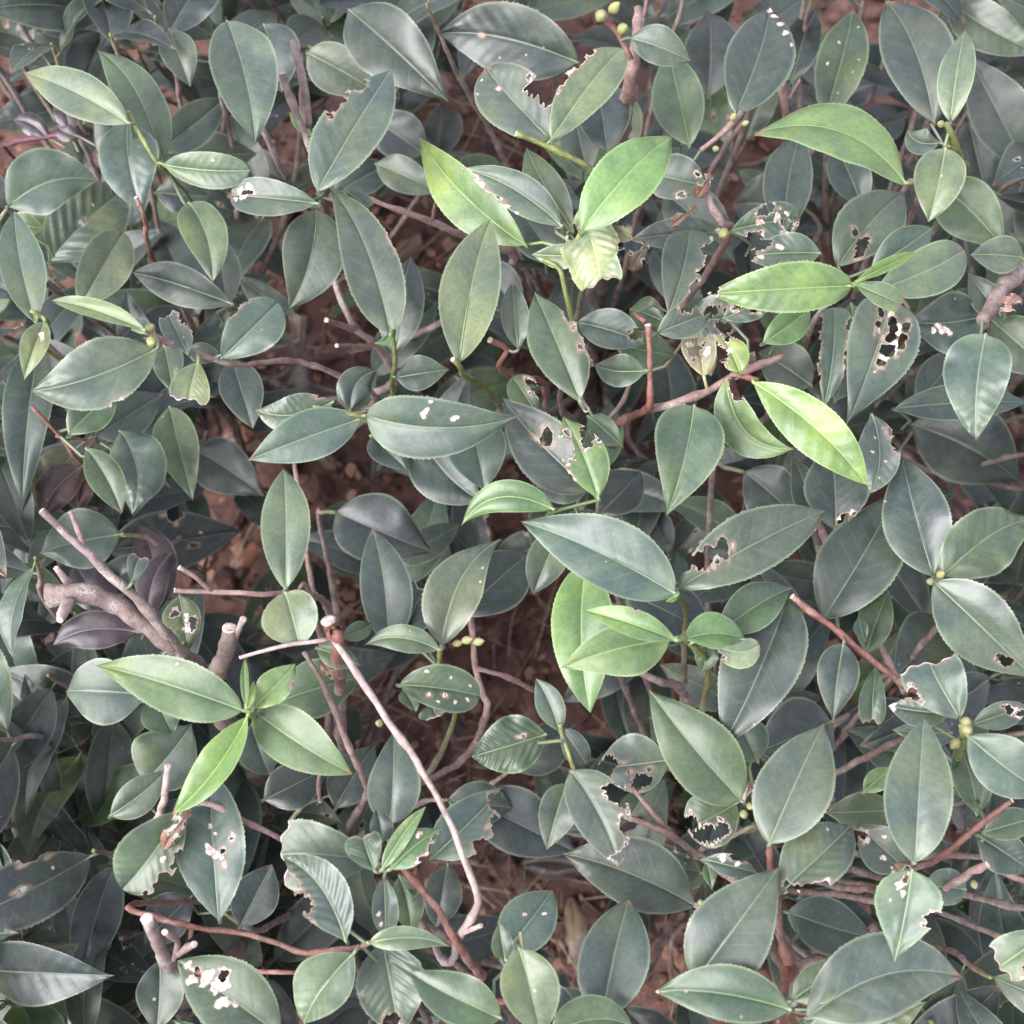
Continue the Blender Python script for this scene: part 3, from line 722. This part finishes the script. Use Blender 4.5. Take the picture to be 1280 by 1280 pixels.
B8 488 1086 552 1036 44 60 F h=.5,-1.,.1,.2/.7,-1.,.08,.2/.85,-.8,.06,.2 s=.65,.5,1.6
B8 468 1088 452 1040 46 59.3 M cut=.9 q=.4
B8 478 1052 470 1010 30 57.6 D
B8 480 1098 481 1168 34 58 G s=.6,-.5,1.2/.8,-.4,1.2 p=.6 q=.6
B8 500 1095 515 1170 40 55.5 M
B8 560 1080 545 1160 50 54 D
B9 432 1176 352 1070 66 59.6 G h=.5,1.,.16,.34/.75,1.,.1,.2 quilt=2.4 b=-.12
B9 442 1192 379 1280 74 58.2 L twist=.8 quilt=2.2 b=-.06
B9 478 1178 500 1300 88 56.6 G h=.85,-.9,.12,.4 quilt=2 wav=.04
B9 462 1179 563 1184 30 59 L b=.1
B15 626 1272 511 1214 64 58 M r=5
B15 650 1186 677 1296 74 60 L p=.55 quilt=1.5
B15 626 1196 691 1112 68 56 G s=.55,.3,1.2/.7,-.3,1
B15 632 1200 624 1152 28 58.3 M
B15 690 1292 792 1284 62 58 M b=.12
B11 350 1292 221 1200 90 57.3 M s=.6,-.2,4.5/.72,-.1,3.5/.5,.2,3.4/.8,.3,2.6/.9,-.2,2/.62,-.6,2/.42,.05,1.4 h=.62,-.45,.05,.14/.8,-.1,.04,.1
B11 200 1200 195 1290 60 54 D
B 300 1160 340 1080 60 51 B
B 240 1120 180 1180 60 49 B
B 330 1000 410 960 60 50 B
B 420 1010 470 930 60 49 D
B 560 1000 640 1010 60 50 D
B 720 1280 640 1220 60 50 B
'''
BUDS = '''
A5 188 410 8 59.5
A5 190 427 9 59.8
C12 917 146 6 57
C12 932 154 5 57
C12 895 186 5 57
C2 752 20 10 58.5
C2 779 36 9 58
C2 768 10 9 58.5
B13 572 804 6 59
B13 584 800 7 59.5
B13 598 802 7 59.5
B1 474 904 6 60.8
E4 1208 902 8 60.3
E4 1209 912 9 60.3
E4 1194 930 8 59
E12 1163 727 6 57.8
E12 1176 718 7 57.6
E11 930 1018 7 57.5
E11 938 1008 6 57.5
E13 876 1128 5 56
C10 905 292 9 57
E7 1218 1106 6 58
D1 1176 155 6 59
'''
# gaps where the photograph shows bare soil: centre x, y, half sizes
GAPS = [(600,140,48,38),(530,275,50,40),(400,430,45,36),(400,580,70,30),(285,715,38,45),(560,900,70,70),(610,830,50,45),(650,1070,42,50),
        (660,840,35,50),(270,550,30,20),(715,1120,30,50),(640,1100,45,40),(690,770,30,25),(450,760,35,30),(650,590,30,30),(840,1190,25,40)]
# ------------------------------------------------------------------ assembling the shrubs
def parse_opts(tok):
    o = {}
    for k in tok:
        a, b = k.split('=')
        if a in ('h', 's'): o[a] = [tuple(float(x) for x in q.split(',')) for q in b.split('/')]
        else: o[a] = float(b)
    return o
roots, hubs = {}, {}
for k, ((hx, hy), lab) in SHRUBS.items():
    p = P(hx, hy, 30); z = soil_z(p.x, p.y); base = Vector((p.x, p.y, z))
    e = bpy.data.objects.new('tea_shrub', None); e.empty_display_size = .05; e.location = base; col.objects.link(e)
    tag(e, lab, 'shrub', 'tea shrubs grown together'); roots[k] = e; hubs[k] = base + Vector((0, 0, .10))
    pts = [(base + Vector((0, 0, -.02)), .016, SC['b']), (base + Vector((.006, .004, .04)), .0135, SC['b']), (hubs[k], .0125, SC['b']), (hubs[k] + Vector((-.004, .006, .05)), .008, SC['w'])]
    me = tube([[(q - base, r_, c) for q, r_, c in pts]], 'trunk', ns=12); link('trunk', me, e)

def descend(k, p, r0, c, seed):                 # carry a stem down to the trunk of its shrub
    h = hubs[k]; r = random.Random(seed); d = h - p
    a = p + Vector((d.x * .22, d.y * .22, d.z * .38)) + Vector((r.uniform(-1, 1), r.uniform(-1, 1), 0)) * .012
    b = p + Vector((d.x * .6, d.y * .6, d.z * .72)) + Vector((r.uniform(-1, 1), r.uniform(-1, 1), 0)) * .015
    return [(a, max(r0, .0022), SC['w']), (b, max(r0, .003), SC['b']), (h, max(r0, .004), SC['b'])]

stems = {}
for ln in STEMS.strip().splitlines():
    tk = ln.split(); sid, c, cut = tk[:3]; pts = []
    for q in tk[3:]:
        x, y, z, r_ = (float(v) for v in q.split(',')); z = ZS(z); p = P(x, y, z); pts.append((p, r_ * pxm(p) * (.8 if r_ < 8 else 1.), SC[c]))
    stems.setdefault(sid, []).append((pts, cut == 'c'))
leaves = {}
for ln in LEAVES.strip().splitlines():
    tk = ln.split(); sid = tk[0]; nums = [float(v) for v in tk[1:7]]; nums[5] = ZM(nums[5]); leaves.setdefault(sid, []).append((nums, tk[7], parse_opts(tk[8:])))
# leaves whose twig is hidden: gather neighbours on a twig of their own
for k in SHRUBS:
    loose = leaves.pop(k, []); n = 0
    while loose:
        a = loose.pop(0); grp = [a]
        for b in loose[:]:
            if math.hypot(a[0][0] - b[0][0], a[0][1] - b[0][1]) < 95: grp.append(b); loose.remove(b)
        sid = f'{k}x{n}'; n += 1; leaves[sid] = grp
        bs = [P(g[0][0], g[0][1], g[0][5]) for g in grp]
        mean = sum(bs, Vector()) / len(bs); top = Vector((mean.x, mean.y, min(b.z for b in bs) - .004))
        X = [P(g[0][2], g[0][3], g[0][5]) for g in grp]; back = (mean - sum(X, Vector()) / len(X)).normalized()
        stems[sid] = [([(top + Vector((0, 0, .003)), .0012, SC['g']), (top + back * .012 - Vector((0, 0, .012)), .0015, SC['w']), (top + back * .018 - Vector((0, 0, .04)), .0018, SC['w'])], False)]
def frame(X, N_):
    X = X.normalized(); N_ = (N_ - X * N_.dot(X)).normalized(); return Matrix((X, N_.cross(X), N_)).transposed().to_4x4()
def nearest(segs, p):
    best = None
    for pts in segs:
        for i in range(len(pts) - 1):
            a, b = pts[i][0], pts[i + 1][0]; ab = b - a; t = max(0, min(1, (p - a).dot(ab) / max(ab.length_squared, 1e-9))); q = a + ab * t
            if best is None or (q - p).length < best[0]: best = ((q - p).length, q)
    return best[1]
cut_me = {}
def cut_cap(parent, p, d, r_, off):
    n = 10; V = []; F = []; rr = random.Random(int(abs(p.x + p.y) * 1e6))
    d = d.normalized(); sx = d.orthogonal().normalized(); sy = d.cross(sx)
    for j, (h_, s_) in enumerate(((-.35, 1.04), (.10, 1.08), (.22, .8), (.16, .35))):
        for m in range(n):
            an = 6.2832 * m / n; k = s_ * (1 + rr.uniform(-.08, .08)); V.append(p + d * (h_ * r_) + (sx * math.cos(an) + sy * math.sin(an)) * r_ * k)
    for j in range(3):
        for m in range(n): A, B = j * n + m, j * n + (m + 1) % n; F.append((A, B, B + n, A + n))
    F.append(tuple(range(3 * n, 4 * n)))
    link('cut_end', make_mesh('cut_end', [v - off for v in V], F, mat=M_CUT), parent)
stem_obj = {}
LAB = {'B1': 'long bare pale twig bent at its end', 'B2': 'thick pruned branch with broken stubs', 'B3': 'short pruned stub with whitish cut ends', 'A5': 'pink twig ending in two round buds',
       'E3': 'straight red twig', 'E6': 'knotted fork of red twigs', 'C7': 'upright red twig with a white cut tip', 'B9': 'long thin red twig', 'A3': 'brown pruned twig with short side stubs'}
nleaf = 0
for sid, segs in stems.items():
    k = sid[0]; base = roots[k].location; paths = []
    for i, (pts, cut) in enumerate(segs):
        pp = list(pts)
        if i == 0 or len(segs) == 1: pp = pp + descend(k, pp[-1][0], pp[-1][1], pp[-1][2], hash(sid) % 999 if False else sum(map(ord, sid)) * 7)
        paths.append([(q - base, r_, c) for q, r_, c in pp])
    woody = segs[0][0][0][1] > .0024
    so_ = link('branch' if woody else 'shoot', tube(paths, 'stem', ns=10 if woody else 7), roots[k]); stem_obj[sid] = so_
    if sid in LAB: so_['label'] = LAB[sid]
    for pts, cut in segs:
        if cut: cut_cap(so_, pts[0][0], pts[0][0] - pts[1][0], pts[0][1] * .98, base)
    for (bx, by, tx, ty, wpx, z), cc, o in leaves.get(sid, []):
        nleaf += 1; r = random.Random(nleaf * 13 + 5)
        dz = o.get('dz', r.uniform(-1.0, .5)); B = P(bx, by, z - dz / 2); T = P(tx, ty, z + dz / 2)
        X = T - B; L = X.length; mid = (B + T) / 2
        Vw = (CAM - mid).normalized(); N_ = (Vw * .75 + Vector((0, 0, .25)))
        roll = R(o.get('r', r.uniform(-9, 9)))
        fr = frame(X, N_)
        fr = fr @ Matrix.Rotation(roll, 4, 'X')
        fold = o.get('f', r.uniform(17, 27)); W = wpx * pxm(mid) / max(.55, math.cos(roll) * math.cos(math.radians(fold))) * .95
        mw = Matrix.Translation(B) @ fr; inv = mw.inverted()
        q = nearest([s_[0] for s_ in segs], B); ql = inv @ q; dist = ql.length
        if dist < .0012: pet = [Vector((-.002, 0, -.0005)), Vector((0, 0, -.0004))]
        elif dist < .014: pet = [ql, ql * .55 + Vector((-.0015, 0, -.0006)), ql * .15 + Vector((-.001, 0, -.0004)), Vector((0, 0, -.0004))]
        else:                                    # stalk bends under its own blade and down to the twig
            dn = inv.to_3x3() @ Vector((0, 0, -1)); end = ql if dist < .045 else Vector((.014, 0, 0)) + dn * .035
            pet = [end, end * .5 + Vector((.008, 0, 0)) + dn * .004, Vector((.004, 0, 0)) + dn * .006, Vector((-.0015, 0, -.002)), Vector((0, 0, -.0004))]
        me = leaf_mesh(L, W, o.get('b', r.uniform(-.035, .035)), o.get('a', r.uniform(.03, .10)), fold, o.get('p', r.uniform(.66, .88)) + .06, o.get('q', r.uniform(.95, 1.25)) + (.2 if 'q' in o and 'cut' not in o and o['q'] > .6 else 0),
                       o.get('h', ()), o.get('s', ()), o.get('cut'), nleaf, pet, o.get('wav', r.uniform(.008, .022)), o.get('twist', r.uniform(-.15, .15)), r.uniform(-.05, .1), o.get('curl', r.uniform(0, .05)), o.get('quilt', r.uniform(.6, 1.3)))
        lo = link('leaf', me, so_, Matrix.Translation(-base) @ mw); lo.color = jit(COL[cc], r)
# buds: pointed scaly drops
def bud_mesh(rad):
    prof = [(-1.1, .28), (-.8, .7), (-.35, .98), (.1, 1.), (.55, .78), (.95, .42), (1.2, .06)]; n = 10; V = []; F = []
    for j, (h_, s_) in enumerate(prof):
        for m in range(n):
            an = 6.2832 * m / n; k = s_ * (1 + .07 * math.sin(3 * an + j * 1.1)); V.append((k * rad * math.cos(an), k * rad * math.sin(an), h_ * rad))
    for j in range(len(prof) - 1):
        for m in range(n): A, B = j * n + m, j * n + (m + 1) % n; F.append((A, B, B + n, A + n))
    F.append(tuple(range(n))[::-1]); F.append(tuple(range((len(prof) - 1) * n, len(prof) * n)))
    return make_mesh('bud', V, F, mat=M_BUD)
BUD = bud_mesh(1.0)
for ln in BUDS.strip().splitlines():
    sid, x, y, r_, z = ln.split(); p = P(float(x), float(y), ZS(float(z))); o = link('bud', BUD, stem_obj[sid]); rad = float(r_) * pxm(p) * .78
    q = nearest([s_[0] for s_ in stems[sid]], p); d = (p - q); d = d if d.length > 1e-4 else Vector((0, 0, 1))
    d = (d.normalized() + Vector((0, 0, .35))).normalized()
    o.matrix_basis = Matrix.Translation(p - roots[sid[0]].location) @ d.to_track_quat('Z', 'Y').to_matrix().to_4x4() @ Matrix.Diagonal((rad, rad, rad * 1.35, 1))

# ------------------------------------------------------------------ lower and outer foliage of the same shrubs
PAL = 'DDBBBBDGM'  # mostly the darkened greens, so depth shade sits in the leaf colour
ARCH = []
for i in range(14):
    r = random.Random(900 + i); dm = {}
    if i in (3, 8, 11): dm = dict(holes=[(r.uniform(.3, .7), r.choice((-1, 1)), r.uniform(.06, .12), r.uniform(.2, .4)), (r.uniform(.4, .8), r.uniform(-.5, .5), .03, .08)], spots=[(r.uniform(.2, .8), r.uniform(-.6, .6), 1.)])
    ARCH.append(leaf_mesh(.088, .088 * r.uniform(.38, .48), r.uniform(-.06, .06), r.uniform(.05, .13), r.uniform(10, 22), r.uniform(.65, .9), r.uniform(.9, 1.2), seed=500 + i,
                          pet=[Vector((-.006, 0, -.001)), Vector((0, 0, -.0004))], wav=r.uniform(.01, .03), twist=r.uniform(-.25, .25), droop=r.uniform(-.02, .12), quilt=r.uniform(.7, 2.), **dm))
def in_gap(p, grow=1.0):
    x, y = proj(p)
    return any(((x - gx) / (rx * grow)) ** 2 + ((y - gy) / (ry * grow)) ** 2 < 1 for gx, gy, rx, ry in GAPS)
QUAD = [(8, 102), (585, 8), (1178, 16), (1300, 560), (1290, 1200), (850, 1282), (196, 1282), (50, 690)]
def inside(x, y):
    c = False; n = len(QUAD)
    for i in range(n):
        (x1, y1), (x2, y2) = QUAD[i], QUAD[(i + 1) % n]
        if (y1 > y) != (y2 > y) and x < (x2 - x1) * (y - y1) / (y2 - y1) + x1: c = not c
    return c
def fill_shoot(px, py, z, seed, ztop, check=True):
    r = random.Random(seed); tip = P(px, py, z)
    k = min(roots, key=lambda q: (Vector((roots[q].location.x, roots[q].location.y)) - Vector((tip.x, tip.y))).length + r.uniform(0, .08)); base = roots[k].location
    lean = Vector((tip.x - base.x, tip.y - base.y, 0)) * .5 + Vector((r.uniform(-.1, .1), r.uniform(-.1, .1), .5)); lean.normalize()
    a0 = r.uniform(0, 6.28); got = []
    n = r.choice((4, 5, 6, 6))
    for i in range(n):
        node = tip - lean * (.012 * i); az = a0 + i * 2.4 + r.uniform(-.3, .3); el = R(r.uniform(-22, 38) + (14 if i == 0 else 0))
        X = Vector((math.cos(az) * math.cos(el), math.sin(az) * math.cos(el), math.sin(el))); s_ = r.uniform(.72, 1.12) * (.8 if i == 0 else 1)
        L = .088 * s_
        pts = [node + X * (L * t) for t in (.15, .5, .8, 1.)]
        if max(p.z for p in pts) > ztop: continue
        side = X.cross(Vector((0, 0, 1))).normalized() * L * .18
        if check and any(in_gap(p) for p in pts + [pts[1] + side, pts[1] - side]): continue
        if not check:                            # outer ring: keep clear of what the photograph shows
            if any(inside(*proj(p)) for p in pts + [pts[1] + side, pts[1] - side]): continue
        got.append((node, X, s_, az))
    if not got or (check and in_gap(tip, .8)): return 0
    pts = [(tip, .0011, SC['g']), (tip - lean * .03, .0014, SC['k']), (tip - lean * .07, .0018, SC['w'])]
    pts += descend(k, pts[-1][0], .0018, SC['w'], seed)
    sh = link('shoot', tube([[(q - base, r_, c) for q, r_, c in pts]], 'stem', ns=6), roots[k])
    for node, X, s_, az in got:
        N_ = Vector((r.uniform(-.55, .55), r.uniform(-.55, .55), 1))
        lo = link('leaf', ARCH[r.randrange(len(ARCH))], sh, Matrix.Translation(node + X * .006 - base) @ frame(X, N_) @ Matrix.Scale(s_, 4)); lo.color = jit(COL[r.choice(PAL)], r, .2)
    return len(got)
r = random.Random(42); cnt = 0; spots_ = []
def place(n, zlo, zhi, ztop, check, sep, area, seed0):
    done = 0; tries = 0; mine = []
    while done < n and tries < n * 30:
        tries += 1; x, y = r.uniform(*area[0]), r.uniform(*area[1])
        if not check and inside(x, y): continue
        if any(math.hypot(x - a, y - b) < sep for a, b in mine): continue
        if fill_shoot(x, y, r.uniform(zlo, zhi), seed0 + tries, ztop, check): mine.append((x, y)); done += 1
    return done
place(64, 23, 31, .37, True, 74, ((-20, 1300), (-20, 1300)), 1000)
place(56, 15, 24, .30, True, 80, ((-40, 1320), (-40, 1320)), 3000)
place(22, 10, 18, .24, True, 115, ((-60, 1340), (-60, 1340)), 4000)
place(22, 33, 40, .43, True, 50, ((-130, 150), (480, 1320)), 9000)
place(12, 33, 40, .43, True, 60, ((-60, 700), (-90, 60)), 9500)
place(12, 33, 40, .43, True, 60, ((1180, 1340), (-60, 1320)), 9700)
place(64, 45, 52, .55, False, 50, ((-170, 1450), (-150, 1420)), 5000)
place(34, 32, 40, .45, False, 64, ((-190, 1470), (-170, 1440)), 7000)


# ------------------------------------------------------------------ other plants and litter
def blade(parent, base, bx, by, tx, ty, wpx, z, c, seed, dz=0., **o):
    z = ZM(z); B = P(bx, by, z - dz / 2); T = P(tx, ty, z + dz / 2); X = T - B; mid = (B + T) / 2
    fr = frame(X, (CAM - mid).normalized() * .6 + Vector((0, 0, .4))) @ Matrix.Rotation(R(o.pop('r', 0)), 4, 'X')
    me = leaf_mesh(X.length, wpx * pxm(mid) / .93, seed=seed, pet=[Vector((-.012, 0, -.004)), Vector((0, 0, -.0004))], **o)
    lo = link('leaf', me, parent, Matrix.Translation(-base) @ Matrix.Translation(B) @ fr); lo.color = c + (1,)
    return lo
PUR, WINE, RDRY, BRN, TAN = (.036, .020, .030), (.075, .038, .036), (.19, .078, .058), (.15, .085, .055), (.30, .22, .15)
def weeds():
    def run(hx, hy, label, st, bl, seed):
        p = P(hx, hy, 25); base = Vector((p.x, p.y, soil_z(p.x, p.y)))
        e = bpy.data.objects.new('purple_weed', None); e.empty_display_size = .03; e.location = base; col.objects.link(e); tag(e, label, 'weed', 'purple weeds among the tea')
        pts = [(P(x, y, ZM(z)) - base, .0016, (.13, .045, .07, .2)) for x, y, z in st] + [(Vector((0, 0, .12)), .0018, (.10, .05, .06, .4)), (Vector((0, 0, -.01)), .002, (.10, .05, .05, .6))]
        link('stem', tube([pts], 'weed_stem', ns=7), e)
        for i, (bx, by, tx, ty, w_, z, c) in enumerate(bl): blade(e, base, bx, by, tx, ty, w_, z, c, seed + i, b=(-.1, .1)[i % 2], a=.1, fold=12, curl=.1, wav=.03)
    run(60, 200, 'weed with a purple stem and small purple leaves beside a pale green tea leaf', [(112, 168, 51), (62, 172, 51), (14, 180, 50), (20, 200, 44)],
        [(88, 168, 66, 120, 28, 51.5, PUR), (98, 170, 70, 156, 22, 51.5, PUR), (60, 172, 16, 150, 26, 51, PUR)], 7100)
    run(150, 690, 'weed with large dark purple leaves behind the forked pruned branch', [(172, 772, 50), (150, 760, 48), (130, 720, 42)],
        [(192, 765, 172, 655, 54, 49, PUR), (185, 775, 215, 690, 36, 49.5, PUR), (172, 790, 66, 806, 46, 51, PUR), (150, 760, 95, 700, 46, 47, PUR)], 7200)
    run(60, 600, 'weed with glossy wine red leaves above the tip of the pruned branch', [(112, 582, 50), (95, 600, 48), (80, 620, 42)],
        [(102, 584, 54, 648, 46, 50.5, WINE), (96, 560, 34, 612, 50, 50.5, (.10, .10, .05)), (112, 590, 98, 640, 34, 50, (.13, .045, .05))], 7300)
weeds()
# dry scraps caught in the shrubs
def scrap(bx, by, tx, ty, wpx, z, c, label, seed, **o):
    z = ZM(z); B = P(bx, by, z); T = P(tx, ty, z + o.pop('dz', .4)); X = T - B; mid = (B + T) / 2
    fr = frame(X, (CAM - mid).normalized()) @ Matrix.Rotation(R(o.pop('r', 15)), 4, 'X')
    me = leaf_mesh(X.length, wpx * pxm(mid), seed=seed, b=.1, a=.15, fold=o.pop('f', 28), p=.5, q=.55, wav=.10, curl=.3, twist=.9, holes=[(.6, .9, .16, .45), (.35, -.95, .14, .4), (.85, -.6, .1, .4)], quilt=2.)
    lo = link('dry_leaf', me, None, Matrix.Translation(B) @ fr); lo.color = c + (1,); tag(lo, label, 'dry leaf', 'dry leaves caught among the tea twigs')
scrap(872, 247, 892, 222, 24, 57, RDRY, 'small crumpled red dry leaf beside a grey chewed tea leaf', 7401)
scrap(838, 284, 872, 262, 16, 56.6, RDRY, 'narrow red dry leaf strip lying above a green leaf with a pale stalk', 7402)
scrap(205, 1062, 240, 1018, 26, 58, RDRY, 'red dry curled leaf at the tip of a lime green folded leaf', 7403)
scrap(790, 338, 812, 306, 30, 57.5, BRN, 'brown shrivelled leaf beside the withered pale yellow leaf', 7404)
scrap(742, 458, 726, 428, 12, 58, (.26, .09, .09), 'tiny red dry leaf against the edge of a chewed green leaf', 7405)
scrap(945, 450, 920, 432, 22, 57, (.20, .13, .11), 'brown papery scrap under the lime green leaf stalk', 7406)
scrap(400, 824, 415, 850, 24, 56.5, RDRY, 'rust red dry leaf below the top of the bare pale twig', 7407)
scrap(1118, 1080, 1132, 1108, 34, 59.2, BRN, 'brown rolled dry leaf on the stalk of a spotted tea leaf', 7408)
scrap(1272, 368, 1250, 385, 26, 57.5, (.24, .11, .10), 'pinkish brown dry leaf on the stout grey twig', 7409)
# dead leaves on the soil
r = random.Random(77)
DEAD = [leaf_mesh(.07, .07 * q, b=.1, a=.12, fold=q * 40, p=.6, q=.8, wav=.09, curl=.35, twist=.8, seed=7500 + i, quilt=2.2) for i, q in enumerate((.36, .44, .5))]
SPOTS = [(585, 150, 'rust red', 'beside the leaf with a chewed notch'), (525, 290, 'brown', 'under the forked pink twig'), (390, 430, 'rust red', 'between the pink budded twig and the twig stubs'),
         (420, 585, 'brown', 'under the leaf pair of the green cut shoot'), (280, 705, 'rust red', 'behind the two thin cut twigs'), (555, 900, 'dark brown', 'below the white spotted leaf'),
         (630, 950, 'brown', 'below the wrinkled green leaf'), (650, 860, 'rust red', 'at the thin side twig of a brown branch'), (650, 1080, 'dark brown', 'right of the bend of the bare pale twig'),
         (715, 1120, 'straw coloured', 'among the scattered straws'), (270, 545, 'rust red', 'below the short cut leaf of the budded twig')]
CD = {'brown': BRN, 'rust red': RDRY, 'straw coloured': TAN, 'dark brown': (.08, .05, .04)}
for i, (x_, y_, nm, where) in enumerate(SPOTS):
    p = P(x_, y_, 0); x, y = p.x, p.y; s_ = r.uniform(.6, 1.1)
    az = r.uniform(0, 6.28); X = Vector((math.cos(az), math.sin(az), r.uniform(-.15, .2))); N_ = Vector((r.uniform(-.4, .4), r.uniform(-.4, .4), 1))
    lo = link('dead_leaf', DEAD[i % 3], None, Matrix.Translation((x, y, soil_z(x, y) + .006)) @ frame(X, N_) @ Matrix.Scale(s_, 4))
    f_ = r.uniform(.75, 1.); lo.color = tuple(v * f_ for v in CD[nm]) + (1,)
    tag(lo, nm + ' dead leaf on the soil ' + where, 'dead leaf', 'dead leaves on the soil')
# straw and rootlets on the soil: uncountable
def straws():
    V, F = [], []; rr = random.Random(8)
    c0 = P(700, 1110, 3); c1 = P(20, 130, 20); c2 = P(580, 150, 2); c3 = P(560, 900, 2)
    for k in range(420):
        c, sp_ = rr.choice(((c0, .07), (c2, .10), (c3, .12), (Vector((0, 0, 0)), .5)))
        x, y = c.x + rr.gauss(0, sp_), c.y + rr.gauss(0, sp_); L = rr.uniform(.02, .11); az = rr.uniform(0, 6.28); cv = rr.uniform(-9, 9); b0 = len(V); n = 7; rad = rr.uniform(.0003, .0009); z0 = rr.uniform(.002, .02)
        px_, py_ = x, y; tilt = rr.uniform(-.12, .12)
        for j in range(n):
            t = j / (n - 1); a = az + cv * L * t; q = Vector((px_, py_, soil_z(x, y) + z0 + max(-z0 * .7, tilt * L * t)))
            sd_ = Vector((-math.sin(a), math.cos(a), 0)) * rad; up_ = Vector((0, 0, rad))
            V += [q + sd_, q - sd_ * .5 + up_ * .9, q - sd_ * .5 - up_ * .9]
            px_ += math.cos(a) * L / (n - 1); py_ += math.sin(a) * L / (n - 1)
        for j in range(n - 1):
            for m in range(3): A, B = b0 + j * 3 + m, b0 + j * 3 + (m + 1) % 3; F.append((A, B, B + 3, A + 3))
    o = link('straw_litter', make_mesh('straw_litter', V, F, mat=M_STRAW)); tag(o, 'thin dry straws and rootlets scattered on the soil', 'straw', kind='stuff')
straws()

# crumbled leaf litter on the soil: uncountable
def litter():
    V, F, C = [], [], []; rr = random.Random(18)
    for k in range(2600):
        x, y = rr.uniform(-.55, .55), rr.uniform(-.5, .6); s_ = rr.uniform(.002, .011); az = rr.uniform(0, 6.28); n = rr.choice((4, 5, 6)); z = soil_z(x, y) + rr.uniform(.001, .006); b0 = len(V)
        tx, ty = rr.uniform(-.6, .6), rr.uniform(-.6, .6); V.append((x, y, z + s_ * .25)); el = rr.uniform(.35, 1.)
        for j in range(n):
            an = 6.2832 * j / n; q = s_ * rr.uniform(.6, 1.1); u, v_ = q * math.cos(an), q * el * math.sin(an)
            V.append((x + u * math.cos(az) - v_ * math.sin(az), y + u * math.sin(az) + v_ * math.cos(az), z + max(-.002, u * tx + v_ * ty) ))
        for j in range(n): F.append((b0, b0 + 1 + j, b0 + 1 + (j + 1) % n))
    o = link('leaf_litter', make_mesh('leaf_litter', V, F, mat=M_DRY)); tag(o, 'crumbled brown leaf litter strewn over the soil', 'leaf litter', kind='stuff')
litter()
